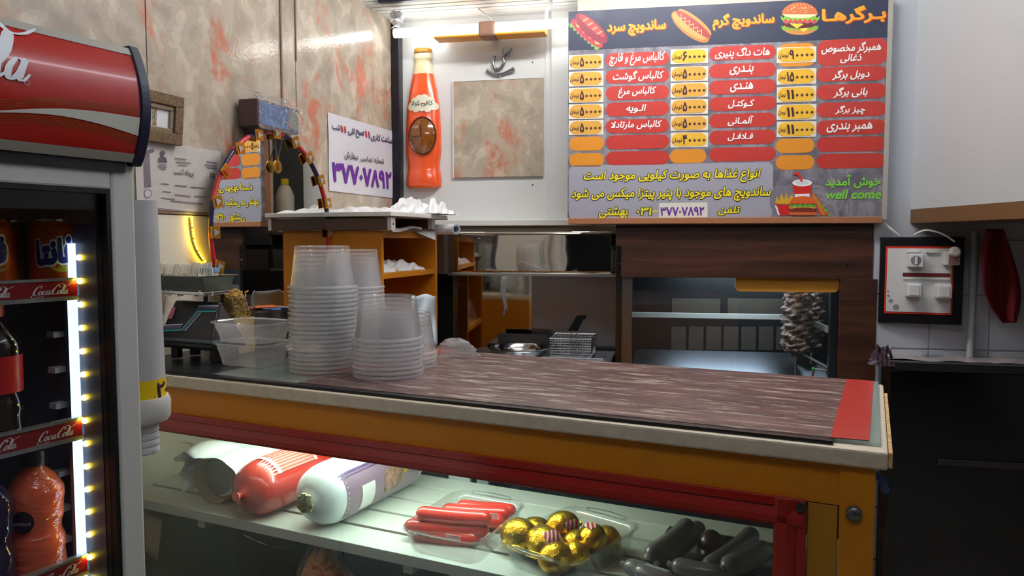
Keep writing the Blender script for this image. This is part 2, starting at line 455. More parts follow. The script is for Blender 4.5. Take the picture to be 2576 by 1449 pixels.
# script lettering drawn with a broad pen (thick on the downstrokes)
def pen(mb, mp, pts, thin, thick, k=6, taper=True):
    P = crom(pts, k); n = len(P); L = []; R = []
    for i in range(n):
        a = P[max(0, i - 1)]; b = P[min(n - 1, i + 1)]; t = b - a; t = t / (np.linalg.norm(t) + 1e-9)
        w = thin + (thick - thin) * abs(t[1]) ** 1.6
        if taper: w *= min(1, .35 + 4 * min(i, n - 1 - i) / n)
        nn = np.array([-t[1], t[0]]) * w / 2
        L.append(P[i] + nn); R.append(P[i] - nn)
    vs = [mp(*q) for q in L + R]
    return mb.add(vs, [(i, i + 1, n + i + 1, n + i) for i in range(n - 1)])
def cola_script(mb, mp, scale, x0, y0, part='all', thick=.27):
    def M(x, y): return mp(x0 + scale * (x + .32 * y), y0 + scale * y)
    T = .07
    def S(p, th=None): pen(mb, M, p, T, thick if th is None else th)
    def o(x): S([(x + .3, .95), (x + .05, .75), (x, .35), (x + .2, .02), (x + .5, .25), (x + .55, .7), (x + .3, .95), (x + .2, .8), (x + .75, .85)])
    def c(x): S([(x + .5, .75), (x + .35, .95), (x + .08, .7), (x, .3), (x + .2, .02), (x + .5, .18), (x + .75, .45)])
    def a(x): S([(x + .5, .85), (x + .25, .95), (x + .02, .6), (x + .02, .2), (x + .2, .02), (x + .45, .35), (x + .58, .95), (x + .52, .4), (x + .55, .08), (x + .72, .05), (x + .9, .35)])
    def l(x): S([(x, .45), (x + .25, 1.1), (x + .3, 1.9), (x + .12, 2.0), (x + .02, 1.3), (x, .4), (x + .12, .03), (x + .4, .3)])
    def C(x): S([(x + 1.05, 1.55), (x + 1.15, 1.95), (x + .85, 2.15), (x + .4, 1.8), (x + .1, 1.0), (x + .12, .35), (x + .45, .0), (x + .9, .25)], thick * 1.15)
    if part == 'all':
        C(0); S([(.1, .25), (-.15, -.25), (.3, -.55), (1.0, -.4), (1.6, -.3), (2.1, -.42), (1.7, -.62), (1.2, -.5)], thick * .9)
        o(1.05); c(1.8); a(2.5); S([(3.32, 1.05), (3.42, 1.12), (3.5, 1.05)], thick)
        C(3.55); o(4.6)
    S([(3.9, 1.75), (4.3, 2.35), (5.0, 2.45), (5.7, 2.05), (6.3, 2.15), (6.75, 2.5)], thick)
    l(5.4); a(5.85)
# ------------------------------------------------------------------ planes of the shop
CORNER = (-.151 * 3.4, 3.4)
LW = PL(CORNER, -72)                 # left wall, s = 0 at the far corner, negative towards the viewer
BW = PL(CORNER, 12)                  # white back panel
MN = PL(BW.p(.8, 0, .3)[:2], 9.6)    # menu board and the doner case front
_fr = onz(2235, 1140, 1.08)
CF = PL(_fr[:2], 25.4)               # serving counter, s = 0 at its right end, d < 0 goes behind it
FP = PL((-.548, 1.06), -63)          # drinks fridge front, s = 0 at its far edge, d < 0 goes inside

# ------------------------------------------------------------------ room shell
def struct(mb, name, m, **k):
    return build(mb, name, m, kind='structure', **k)
floor = struct(MB().box(None, -3.0, 3.2, -.1, 0, -2.6, 4.6), 'floor', mat('floor_tile', (150, 146, 140), .3, noise=.08, nscale=3))
ceiling = struct(MB().box(None, -3.0, 3.2, 2.72, 2.8, -2.6, 4.6), 'ceiling', mat('ceiling_white', (205, 203, 200), .6))
struct(MB().box(None, -3.0, 3.2, 0, 2.72, -2.7, -2.6), 'wall_front', mat('night_shopfront', (34, 36, 42), .2))
struct(MB().box(None, 2.3, 2.4, 0, 2.72, -2.6, 4.6), 'wall_right', GREYW)
wl = struct(MB().box(LW, -6.2, .3, 0, 2.72, -.12, -.012), 'wall_left', GREYW)
# marble-print sheets on the left wall, each one a panel with open joints
zlow = LW.st(450, 538)[1]
def lwx(px, y=300): return LW.st(px, y)[0]
j1, j2, j3 = lwx(374), lwx(709), lwx(746)
for a, b, zb in ((-6.2, j1 - .002, zlow), (j1 + .002, j2 - .002, zlow), (j2 + .002, j3 - .002, zlow), (j3 + .002, -.005, 0.9)):
    build(MB().box(LW, a, b, zb, 2.72, -.012, 0), 'marble_panel', MARBLE, wl)
build(MB().box(LW, -6.2, j3, .0, zlow - .004, -.012, -.002), 'lower_panel', mat('cream_lower_wall', (226, 222, 206), .4), wl)
build(MB().box(LW, -6.2, j1, zlow - .012, zlow + .004, 0, .004), 'edge_strip', WHITE, wl)
build(MB().box(LW, j2 - .004, j2 + .004, LW.st(709, 300)[1], 2.7, 0, .005), 'joint_strip', mat('joint_brown', (120, 100, 88), .4), wl)
build(MB().box(LW, j3 - .003, j3 + .003, LW.st(746, 155)[1], 2.7, 0, .005), 'joint_strip', MATS['joint_brown'], wl)

# back wall: white panel in a shallow bay, pilaster, wall above and behind the menu
wb = struct(MB().box(BW, -.1, .80, 0, 2.72, -.12, 0), 'wall_back', mat('white_panel', (216, 219, 220), .3, coat=.2))
struct(MB().box(BW, .80, 3.2, 0, 2.72, -.45, -.33), 'wall_back.001', GREYW)
s0, s1 = BW.st(1386, 300, .02)[0], BW.st(1432, 300, .02)[0]
build(MB().box(BW, s0, s1 + .06, 1.47, 2.4, 0, .02), 'pilaster', WHITE, wb, bevel=.002)
build(MB().box(BW, BW.st(1372, 300)[0], BW.st(1380, 300)[0], 1.47, 2.4, 0, .006), 'panel_bead', WHITE, wb)
for x, y in ((1340, 157), (1400, 212), (1402, 285), (1340, 465)):
    p = BW.px(x, y, 0); build(MB().lathe(p, [(.004, 0), (.003, .002), (0, .002)], 8, BW.n), 'screw_head', CHROME, wb)
# dark metal corner post between marble and panel
t1 = struct(MB().box(BW, .000, .034, .9, 2.5, 0, .05), 'trim_1', mat('dark_post', (40, 36, 44), .3, metal=.6), bevel=.002)
# planked soffit over the bay with the dark blue front beam
ZS = 2.350
sof = struct(MB().box(BW, -.10, 1.6, ZS + .012, ZS + .05, 0, .27), 'ceiling_soffit', WHITE)
w = .27 / 6
for i in range(6):
    build(MB().box(BW, -.09, 1.6, ZS, ZS + .012, .004 + i * w, i * w + w - .003), 'plank', mat('soffit_white', (196, 200, 198), .35), sof, bevel=.0015)
pb = BW.st(955, 12, .28)
struct(MB().box(BW, pb[0], .98, ZS - .004, ZS + .03, .27, .30), 'trim_2', NAVY, bevel=.003)
struct(MB().box(BW, -.15, .98, ZS + .03, 2.72, .25, .28), 'wall_bulkhead', mat('beige_bulkhead', (188, 176, 166), .6))
# wall behind the menu box: right part up to the closet, faced with pale tiles
pr = MN.st(2205, 800)[0]
rw = struct(MB().box(MN, pr - .02, 2.6, 0, 2.72, -.14, -.04), 'wall_back_right', mat('tile_white_grey', (186, 190, 198), .35))
zt0 = 0.0
tile_m = mat('pale_wall_tile', (190, 194, 204), .25)
for i in range(4):
    for j in range(7):
        build(MB().box(MN, pr - .005 + i * .2, pr + .19 + i * .2, j * .2 + .003, j * .2 + .197, -.04, -.034), 'tile', tile_m, rw, bevel=.0015, seg=1)
# sill below the white panel
sl = BW.st(1110, 560, .10)[0]; sr = BW.st(1432, 560, .10)[0] + .1
za, zb_ = BW.st(1280, 553, .10)[1], BW.st(1280, 568, .10)[1]
struct(MB().box(BW, 0, sr, zb_, za, 0, .10), 'trim_3', mat('sill_white', (220, 220, 216), .35), bevel=.002)
zc = BW.st(1280, 585, .07)[1]
struct(MB().box(BW, 0, BW.st(1550, 580, .07)[0] + .1, zc, zb_, 0, .07), 'trim_4', mat('beige_band', (178, 166, 150), .5))

# ------------------------------------------------------------------ lamps of the room
LAMP = lamp_mat('tube_light', (255, 252, 246), 8.0)
ROOM = lamp_mat('room_tube_light', (240, 246, 255), 24.0)
SIDE = lamp_mat('side_tube_light', (236, 244, 255), 14.0)
AISLE = lamp_mat('aisle_tube_light', (250, 248, 244), 76.0)
# fluorescent batten on the white panel
a = BW.st(992, 84, .13); b = BW.st(1428, 84, .13); zL = a[1]
tl = thing('fluorescent_lamp', 'glowing white fluorescent batten with orange lower edge above the marble tile', 'lamp', BW.p((a[0] + b[0]) / 2, zL, .13))
m0 = BW.st(1095, 84, .13)[0]; m1 = BW.st(1372, 84, .13)[0]; mc = BW.st(1228, 84, .13)[0]
build(MB().tube([BW.p(a[0], zL, .13), BW.p(b[0], zL, .13)], .019, 16), 'tube', LAMP, tl, smooth=40)
build(MB().box(BW, m0, m1, zL - .036, zL - .028, .085, .150), 'reflector_edge', mat('orange_reflector', (226, 150, 24), .35), tl, bevel=.002)
build(MB().box(BW, m0, m1, zL - .036, zL + .018, .075, .087), 'backing', MATS['orange_reflector'], tl)
build(MB().box(BW, mc - .035, mc + .035, zL - .042, zL + .020, .08, .165), 'clamp', mat('brown_clamp', (150, 112, 92), .5), tl, bevel=.010)
build(MB().box(BW, mc - .02, mc + .02, zL - .02, zL + .02, 0, .08), 'bracket', WHITE, tl)
# two batten lamps on the ceiling of the customer side
for nm, x0, y0, x1, y1 in (('nearest to the fridge', -.75, .15, .45, .15), ('one at the right closet', 1.15, .5, 1.15, 1.75), ('one over the fryer aisle', -.25, 2.25, .95, 2.25)):
    t = thing('ceiling_lamp', 'white batten lamp on the ceiling, %s' % nm, 'lamp', ((x0 + x1) / 2, (y0 + y1) / 2, 2.60), 'ceiling batten lamps')
    build(MB().tube([(x0, y0, 2.64), (x1, y1, 2.64)], .022, 12), 'tube', AISLE if y1 > 2 else (ROOM if y0 == y1 else SIDE), t, smooth=40)
    e = .05
    if y0 == y1: build(MB().box(None, x0 - .02, x1 + .02, 2.67, 2.72, y0 - e, y0 + e), 'housing', WHITE, t, bevel=.004)
    else: build(MB().box(None, x0 - e, x0 + e, 2.67, 2.72, y0 - .02, y1 + .02), 'housing', WHITE, t, bevel=.004)
    for q in (0, 1):
        xx, yy = (x0, y0) if q == 0 else (x1, y1)
        build(MB().box(None, xx - .015, xx + .015, 2.615, 2.67, yy - .015, yy + .015), 'lamp_holder', WHITE, t)
# loose wires at the lamp
wm = mat('wire_white', (225, 226, 228), .4)
o = build(MB().tube(crom([BW.p(mc + .01, zL + .034, .11), BW.p(mc - .02, zL + .06, .13), BW.p(mc - .06, zL + .09, .12), BW.p(mc - .075, ZS - .002, .15)], 6), .004, 6), 'lamp_wire', wm, label='thin white wire rising from the brown lamp clamp to the soffit', cat='wire', smooth=60)
x3 = BW.st(1375, 70, .10)[0]
build(MB().tube(crom([BW.p(x3, zL + .01, .10), BW.p(x3 + .005, zL + .06, .12), BW.p(x3 + .03, ZS - .03, .2), BW.p(x3 + .05, ZS - .002, .30)], 6), .007, 8), 'lamp_wire', wm, label='thick white cable dropping from the soffit to the right end of the lamp', cat='wire', smooth=60)
mb = MB()
def knot(u, v):
    p = BW.px(985 + 28 * u, 28 + 42 * v, .2); q = math.sin(u * 9 + v * 5) * .012 + math.sin(v * 13) * .01
    return p + BW.n * q + BW.u * .006 * math.sin(v * 17 + u * 4)
mb.grid(knot, 8, 12)
build(mb, 'crumpled_tape', BAGW, smooth=60, solid=.001, label='crumpled white tape stuck at the end of the dark blue beam', cat='tape')
# ------------------------------------------------------------------ menu board
def flute_mat(name, rgb, rough=.32, pattern=None):
    """glossy printed fluted plastic: fine vertical ribs and a slow buckle catch the lamp"""
    m = bpy.data.materials.new(name); m.use_nodes = True; nt = m.node_tree; b = nt.nodes['Principled BSDF']
    b.inputs['Base Color'].default_value = lin(rgb) + (1,)
    if pattern:
        n = noise_node(nt, 9, 3, .5, 1.4); col = ramp(nt, n.outputs[0], pattern); nt.links.new(col, b.inputs['Base Color'])
    b.inputs['Roughness'].default_value = .5; b.inputs['Coat Weight'].default_value = .35; b.inputs['Coat Roughness'].default_value = .22
    t = nt.nodes.new('ShaderNodeTexCoord'); mp = nt.nodes.new('ShaderNodeMapping'); mp.inputs['Rotation'].default_value = (0, 0, math.radians(9.6))
    nt.links.new(t.outputs['Object'], mp.inputs[0])
    wv = nt.nodes.new('ShaderNodeTexWave'); wv.inputs['Scale'].default_value = 55; wv.bands_direction = 'X'; nt.links.new(mp.outputs[0], wv.inputs[0])
    n2 = noise_node(nt, 5, 2, .5)
    b1 = nt.nodes.new('ShaderNodeBump'); b1.inputs['Distance'].default_value = .0012; b1.inputs['Strength'].default_value = .5; nt.links.new(wv.outputs[0], b1.inputs['Height'])
    b2 = nt.nodes.new('ShaderNodeBump'); b2.inputs['Distance'].default_value = .015; nt.links.new(n2.outputs[0], b2.inputs['Height']); nt.links.new(b1.outputs[0], b2.inputs['Normal'])
    nt.links.new(b2.outputs[0], b.inputs['Coat Normal'])
    MATS[name] = m; return m
M_GREY = flute_mat('menu_grey', (120, 114, 126), pattern=[(.35, (92, 88, 100)), (.5, (118, 113, 124)), (.56, (140, 136, 146)), (.62, (112, 108, 120)), (.75, (150, 146, 154))])
M_HEAD = flute_mat('menu_navy', (30, 38, 66))
M_RED = flute_mat('menu_red', (182, 44, 34))
M_ORA = flute_mat('menu_orange', (214, 136, 20))
M_PANEL = flute_mat('menu_pale_panel', (158, 158, 172))
M_STK = mat('sticker_white', (222, 218, 206), .5)
M_STY = mat('sticker_yellow', (226, 176, 46), .5)
M_STO = mat('sticker_amber', (212, 158, 62), .5)
M_INK = mat('ink_plum', (58, 20, 34), .6)
M_WHT = mat('ink_white', (240, 238, 236), .5)
M_OTX = mat('ink_orange', (240, 158, 40), .5)
M_OSH = mat('ink_rust', (168, 62, 30), .5)
M_YEL = mat('ink_yellow', (232, 214, 40), .5)
M_BLK = mat('ink_black', (14, 14, 12), .5)
M_PUR = mat('ink_purple', (104, 40, 150), .5)
M_GRN = mat('ink_green', (120, 206, 56), .5)
MT = [MN.st(1430, 28), MN.st(2238, -10)]; MBt = [MN.st(1432, 552), MN.st(2227, 541)]
ms0, ms1 = MT[0][0], MT[1][0]; mz1 = (MT[0][1] + MT[1][1]) / 2; mz0 = (MBt[0][1] + MBt[1][1]) / 2
wm_ = struct(MB().box(MN, ms0 + .03, 1.2, mz0 + .02, 2.72, -.09, -.055), 'wall_menu', MATS['beige_bulkhead'])
menu = thing('menu_board', 'large printed price board with red and orange plates in three columns', 'menu board', MN.p((ms0 + ms1) / 2, mz0 - .03, -.01))
build(MB().box(MN, ms0, ms1, mz0, mz1, -.02, 0), 'sheet', M_GREY, menu)
zh = (MN.st(1432, 132)[1] + MN.st(2235, 88)[1]) / 2
D1, D2, D3, D4 = .0008, .0016, .0024, .0032
build(MB().box(MN, ms0 + .0005, ms1 - .0005, zh, mz1 - .0005, 0, D1), 'heading_band', M_HEAD, menu)
zb0 = MN.st(1800, 566)[1]
build(MB().box(MN, ms0 + .004, ms1 - .002, mz0 - .024, mz0, -.06, .006), 'bottom_ledge', mat('tan_edge', (160, 106, 72), .5), menu, bevel=.002)
build(MB().box(MN, ms0, ms0 + .012, mz0, mz1, -.05, -.02), 'side_edge', MATS['tan_edge'], menu)
build(MB().box(MN, ms1 - .004, ms1 + .012, mz0 - .01, mz1, -.05, .004), 'side_tape', mat('clear_tape_grey', (170, 166, 158), .3), menu)
def pill(x0, x1, yc, m, parent, name, hh=17.5, d=D1, r=.03):
    a = MN.st(x0, yc, d); b = MN.st(x1, yc, d); xm = (x0 + x1) / 2
    zt, zb = MN.st(xm, yc - hh, d)[1], MN.st(xm, yc + hh, d)[1]
    return build(MB().poly([MN.p(q, t, d) for q, t in rrect(a[0], b[0], zb, zt, r)]), name, m, parent)
def sticker(x0, x1, yc, digits, m, hh=18.5):
    a = MN.st(x0, yc, D1); b = MN.st(x1, yc, D1); xm = (x0 + x1) / 2
    zt, zb = MN.st(xm, yc - hh, D1)[1], MN.st(xm, yc + hh, D1)[1]
    tl = random.uniform(-.0015, .0015)
    st = build(MB().poly([MN.p(a[0], zb, D2), MN.p(b[0], zb + tl, D2), MN.p(b[0], zt + tl, D2), MN.p(a[0], zt, D2)]), 'price_sticker', M_STK, menu)
    build(MB().poly([MN.p(q, t, D3) for q, t in rrect(a[0] + .003, b[0] - .004, zb + .003, zt - .003, .03)]), 'plate', m, st)
    L = b[0] - a[0]; mb = MB(); zc = (zt + zb) / 2; f0 = .33 if len(digits) == 5 else .26
    # the numeral in full height, its zeros as small diamonds at mid height
    nz = len(digits.rstrip('۰')); w0 = L * .125
    z0s = a[0] + L * .955 - w0 * (len(digits) - nz)
    text_box(mb, lambda q, t: MN.p(q, t, D4), digits[:nz], a[0] + L * f0, z0s - L * .02, zc - .016, zc + .016, fa=False, bold=.035)
    for i in range(len(digits) - nz):
        c = z0s + w0 * (i + .5)
        mb.poly([MN.p(c + dx, zc - .003 + dz, D4) for dx, dz in ((-.0055, 0), (0, -.006), (.0055, 0), (0, .006))])
    build(mb, 'price', M_INK, st)
    mb = MB(); text_box(mb, lambda q, t: MN.p(q, t, D4), 'تومان', a[0] + L * .04, a[0] + L * (f0 - .03), zc - .012, zc + .008, bold=.02)
    build(mb, 'currency_lettering', M_INK, st)
def name_plate(x0, x1, yc, texts, hh=17.5):
    p = pill(x0, x1, yc, M_RED, menu, 'name_plate', hh)
    for t, a, b, y0, y1 in texts:
        text_px(MN, D3, t, a, y0, b, y1, 'lettering', M_WHT, p, bold=.026, shear=.2)
# left column
for yc, tx in ((149, ('کالباس مرغ و قارچ', 1533, 1673, 132, 164)), (191, ('کالباس گوشت', 1542, 1669, 178, 204)), (233, ('کالباس مرغ', 1555, 1650, 219, 245)), (274, ('الـویه', 1576, 1625, 263, 284)), (317, ('کالباس مارتادلا', 1538, 1664, 304, 325)), (357, None), (397.5, None)):
    name_plate(1524, 1683, yc, [tx] if tx else [])
for yc in (155.7, 198, 239.5, 280, 321): sticker(1431, 1518, yc, '۵۰۰۰۰', M_STO)
for yc in (361.5, 402.5): pill(1432, 1520, yc, M_ORA, menu, 'price_plate')
# middle column
for yc, tx in ((132.5, ('هات داگ پنیری', 1799, 1936, 119, 148)), (176.7, ('بنـدری', 1836, 1895, 165, 188)), (218.6, ('هنـدی', 1837, 1894, 208, 231)), (260.6, ('کـوکتـل', 1832, 1897, 251, 272)), (302.5, ('آلمـانی', 1831, 1895, 292, 316)), (345, ('فـلافـل', 1831, 1894, 335, 354)), (388, None)):
    name_plate(1784, 1952, yc, [tx] if tx else [])
for yc, dgt in ((141.5, '۶۰۰۰۰'), (185.5, '۵۰۰۰۰'), (226.4, '۵۰۰۰۰'), (268, '۵۰۰۰۰'), (310, '۵۰۰۰۰'), (351.5, '۴۰۰۰۰')): sticker(1687, 1781, yc, dgt, M_STY if dgt[0] in '۶۴' else M_STO)
pill(1685, 1777, 393, M_ORA, menu, 'price_plate')
# right column
name_plate(2056, 2232, 131, [('همبرگر مخصوص', 2067, 2216, 106, 134), ('ذغالی', 2114, 2167, 136, 158)], 33)
for yc, tx in ((185.5, ('دوبل برگر', 2094, 2187, 175, 200)), (230, ('بانی برگر', 2097, 2182, 219, 245)), (275, ('چیز برگر', 2101, 2177, 265, 288)), (320, ('همبر بندری', 2080, 2194, 309, 332)), (362.5, None), (404.5, None)):
    name_plate(2054, 2229, yc, [tx] if tx else [], 18.5)
pill(1956, 2053, 138, M_ORA, menu, 'price_plate', 29)
for yc, dgt in ((137.5, '۹۰۰۰۰'), (192.5, '۱۵۰۰۰۰'), (237.5, '۱۱۰۰۰۰'), (281.5, '۱۱۰۰۰۰'), (325, '۱۱۰۰۰۰')): sticker(1954, 2053, yc, dgt, M_STY, 19.5)
for yc in (366.5, 408.5): pill(1951, 2049, yc, M_ORA, menu, 'price_plate', 18)
# headings, with a rust drop shadow
for t, x0, x1, y0, y1 in (('بـرگرهـا', 2069, 2227, 16, 58), ('ساندویچ گرم', 1794, 1947, 33, 72), ('ساندویچ سرد', 1528, 1674, 51, 88)):
    text_px(MN, D2, t, x0 + 2, y0 + 2, x1 + 2, y1 + 2, 'heading_shadow', M_OSH, menu, bold=.05)
    text_px(MN, D3, t, x0, y0, x1, y1, 'heading', M_OTX, menu, bold=.04)
# pale panel with yellow black-edged lines
pa = pill(1431, 1944, 482, M_PANEL, menu, 'notice_panel', 70, D1, .025)
def yline(t, x0, y0, x1, y1, fa=True, **k):
    text_px(MN, D2, t, x0, y0, x1, y1, 'lettering_outline', M_BLK, pa, fa=fa, bold=.085, shear=.18)
    text_px(MN, D3, t, x0, y0, x1, y1, 'lettering', M_YEL, pa, fa=fa, bold=.03, shear=.18)
yline('انواع غذاها به صورت کیلویی موجود است', 1469, 427, 1913, 460)
yline('ساندویچ های موجود با پنیر پیتزا میکس می شود', 1438, 472, 1938, 506)
yline('تلفن', 1807, 519, 1862, 541); yline('بهشتی', 1507, 521, 1579, 548)
yline('۰۳۱', 1602, 522, 1638, 541, fa=False)
mb = MB(); shape_px(mb, MN, D2, [(1640, 530), (1656, 529.5), (1656, 533), (1640, 533.5)]); build(mb, 'dash', M_YEL, pa)
mb = MB(); shape_px(mb, MN, D2, [(1658, 511), (1780, 509), (1780, 546), (1658, 548)]); st = build(mb, 'number_sticker', M_STK, menu)
text_px(MN, D3, '۳۷۷۰۷۸۹۲', 1662, 521, 1771, 542, 'lettering', M_PUR, st, fa=False, bold=.03)
text_px(MN, D2, 'خوش آمدید', 2077, 441, 2215, 473, 'greeting', M_GRN, menu, bold=.03)
text_px(MN, D2, 'well come', 2079, 478, 2216, 500, 'greeting', M_GRN, menu, fa=False, bold=.03, shear=.2)
# printed food pictures: flat colour shapes
def picture(name, shapes, parent=menu, P=MN, d0=D1):
    mb = MB(); ms = []
    for i, (rgb, pts) in enumerate(shapes):
        m = mat('print_%d_%d_%d' % rgb, rgb, .45)
        if m not in ms: ms.append(m)
        mb.cur = ms.index(m); shape_px(mb, P, d0 + .00025 * (i + 1), pts)
    return build(mb, name, ms, parent)
def wavy(x0, x1, y, amp, n, th):
    top = [(x0 + (x1 - x0) * i / n, y + amp * (1 if i % 2 else -1)) for i in range(n + 1)]
    return top + [(x, q + th) for x, q in reversed(top)]
def rot(pts, cx, cy, deg):
    c, s = math.cos(math.radians(deg)), math.sin(math.radians(deg))
    return [(cx + (x - cx) * c - (y - cy) * s, cy + (x - cx) * s + (y - cy) * c) for x, y in pts]
bx = 2012
B = [((196, 132, 66), ell(bx, 70, 42, 18, 24)), ((108, 170, 50), wavy(1966, 2058, 66, 3, 14, 9)), ((84, 30, 36), ell(bx, 60, 42, 12, 20)), ((236, 200, 60), [(1985, 58), (2005, 72), (2022, 60)]), ((240, 208, 70), [(2010, 72), (2022, 80), (2034, 70)]),
     ((176, 84, 110), wavy(1970, 2056, 52, 2, 10, 6)), ((206, 60, 40), ell(bx, 50, 43, 5, 20)), ((116, 180, 58), wavy(1964, 2062, 42, 3.5, 16, 8)), ((232, 214, 170), ell(bx, 34, 45, 12, 24)), ((196, 104, 56), [(1967, 36)] + ell(bx, 36, 45, 30, 18, 180, 360) + [(2057, 36)])]
for i in range(26):
    a = random.uniform(200, 340); r = random.uniform(.3, .92); q = (bx + 45 * r * math.cos(math.radians(a)), 36 + 29 * r * math.sin(math.radians(a)))
    B.append(((244, 226, 190), ell(q[0], q[1], 1.6, 1.0, 6)))
picture('burger_print', B)
hx, hy, ha = 1741, 62, 38
zz = [(1703 + i * 6.6, hy + (5 if i % 2 else -5)) for i in range(12)]
H = [((196, 116, 56), ell(hx, hy + 7, 58, 22, 28)), ((214, 146, 84), ell(hx - 3, hy + 8, 52, 15, 24)), ((206, 132, 70), ell(hx + 2, hy - 9, 52, 13, 24)), ((150, 58, 56), ell(hx + 2, hy - 3, 55, 11, 28)), ((238, 200, 120), zz + [(x, y + 2.6) for x, y in reversed(zz)])]
picture('hotdog_print', [(c, rot(p, hx, hy, ha)) for c, p in H])
ux, uy, ua = 1484, 76, 42
U = [((110, 160, 60), wavy(1436, 1532, uy + 17, 3, 16, 9)), ((178, 46, 70), ell(ux, uy + 10, 52, 15, 24)), ((226, 176, 90), wavy(1444, 1528, uy + 8, 3, 8, 5)), ((204, 70, 84), wavy(1440, 1530, uy + 4, 2, 9, 6)), ((128, 34, 56), ell(ux, uy - 6, 52, 20, 28)), ((168, 62, 64), ell(ux - 4, uy - 12, 42, 9, 24))]
for i in range(4): U.append(((214, 146, 110), ell(1458 + i * 16, uy - 12, 2.2, 9, 8, rot=20)))
picture('sandwich_print', [(c, rot(p, ux, uy, ua)) for c, p in U])
Fd = [((120, 116, 130), ell(1966, 505, 30, 40, 24)), ((206, 44, 34), [(2040, 482), (2052, 490), (2090, 541), (2062, 541)]), ((104, 170, 50), wavy(0, 62, 0, 3, 10, 8)), ((200, 120, 50), [(2042, 492), (2048, 490), (2078, 541), (2068, 541)]),
      ((206, 160, 40), [(1950, 512), (1954, 492), (1960, 506), (1966, 484), (1972, 502), (1978, 483), (1983, 500), (1990, 490), (1996, 494), (1988, 515)]), ((196, 34, 30), [(1951, 512), (1962, 515), (1976, 516), (1988, 512), (1985, 541), (1962, 541)]), ((230, 230, 232), [(1949, 516), (1954, 518), (1962, 541), (1957, 541)]),
      ((240, 240, 240), [(1999, 486), (2037, 486), (2036, 500), (2001, 500)]), ((206, 36, 30), [(1994, 465), (2042, 465), (2039, 487), (1998, 488)]), ((236, 236, 238), ell(2018, 460, 25, 9, 20)), ((210, 212, 216), ell(2018, 459, 17, 5.5, 16)), ((206, 40, 34), [(1994, 437), (2002, 433), (2010, 434), (2020, 456), (2015, 458), (2006, 439), (1998, 440)]),
      ((214, 92, 34), [(1986, 512)] + ell(2020, 513, 34, 20, 14, 180, 360) + [(2054, 512)]), ((96, 158, 50), wavy(1987, 2052, 514, 2, 10, 7)), ((232, 160, 60), wavy(1985, 2054, 521, 1.5, 10, 3)), ((120, 40, 24), ell(2020, 530, 35, 8, 18)), ((200, 100, 40), [(1985, 534), (2055, 534), (2054, 541), (1986, 541)])]
Fd[2] = ((104, 170, 50), [(2044 + x * .72, 486 + x * .86 + y) for x, y in Fd[2][1]])
picture('fast_food_print', Fd)
# ------------------------------------------------------------------ things on the white panel
oc = [(134, 21), (150, 23), (153, 21), (188, 25.5), (230, 34), (280, 41), (330, 43), (384, 43.5), (405, 40.5), (424, 39), (440, 42), (455, 44), (468, 43), (474, 38)]
zb = BW.st(1066, 475, .002)[1]; sc_ = BW.st(1066, 300, .002)[0]
bk = thing('bottle_clock', 'orange bottle shaped wall clock with cream neck and dark round dial', 'wall clock', BW.p(sc_, zb, .03))
PXM = abs(BW.st(1067, 300)[0] - BW.st(1066, 300)[0])
def relief(rows, sq=.62):
    rr = [(BW.st(1066, y)[1], r * PXM) for y, r in rows]
    mb = MB(); n = 16
    def fn(u, v):
        k = v * (len(rr) - 1); i = min(int(k), len(rr) - 2); t = k - i
        z = rr[i][0] * (1 - t) + rr[i + 1][0] * t; r = rr[i][1] * (1 - t) + rr[i + 1][1] * t
        a = math.pi * u
        return BW.p(sc_ - r * math.cos(a), z, .002 + sq * r * math.sin(a) ** .8)
    mb.grid(fn, n, (len(rows) - 1) * 2)
    for (y, r) in (rows[0], rows[-1]):
        z = BW.st(1066, y)[1]; mb.poly([BW.p(sc_ - r * PXM * math.cos(math.pi * i / n), z, .002 + sq * r * PXM * math.sin(math.pi * i / n) ** .8) for i in range(n + 1)])
    return mb
CLO = mat('clock_orange', (240, 92, 44), .2, coat=.6)
build(relief([(188, 25.5)] + oc[4:]), 'body', CLO, bk, smooth=50)
build(relief([(134, 21), (142, 23), (150, 23), (154, 20.5), (170, 23), (188, 25.5)]), 'neck', mat('clock_cream', (222, 208, 168), .3, coat=.3), bk, smooth=50)
build(relief([(124, 19), (126, 21.5), (134, 21.5)], .8), 'cap', mat('clock_cap', (206, 140, 30), .35), bk, smooth=50)
cc = BW.st(1062, 341, .062)
mb = MB()
mb.add([BW.p(cc[0] + 32 * PXM * r * math.cos(t), cc[1] + 42 * PXM * r * math.sin(t), .058 + .02 * (1 - r * r)) for r in (1, .8, .5, .2) for t in [2 * math.pi * i / 32 for i in range(32)]],
       [(j * 32 + i, j * 32 + (i + 1) % 32, (j + 1) * 32 + (i + 1) % 32, (j + 1) * 32 + i) for j in range(3) for i in range(32)] + [tuple(96 + i for i in range(32))])
build(mb, 'dial', mat('amber_dial', (128, 72, 24), .12, coat=.8), bk, smooth=60)
build(MB().tube([BW.p(cc[0] + 33 * PXM * math.cos(t), cc[1] + 43 * PXM * math.sin(t), .058) for t in [2 * math.pi * i / 36 for i in range(36)]], .004, 6, closed=True), 'bezel', mat('dial_rim', (92, 40, 22), .3), bk, smooth=60)
HB = mat('dial_ink', (40, 22, 12), .5)
build(MB().box(BW, cc[0] - .003, cc[0] + .001, cc[1] - .004, cc[1] + .046, .078, .080), 'hand', HB, bk)
build(MB().box(BW, cc[0] - .040, cc[0] + .001, cc[1] - .006, cc[1] - .002, .076, .078), 'hand', HB, bk)
mb = MB()
for i in range(12):
    t = math.pi * i / 6; mb.ball(BW.p(cc[0] + 26 * PXM * math.cos(t), cc[1] + 34 * PXM * math.sin(t), .066), .0022, 6, 4)
build(mb, 'hour_marks', HB, bk)
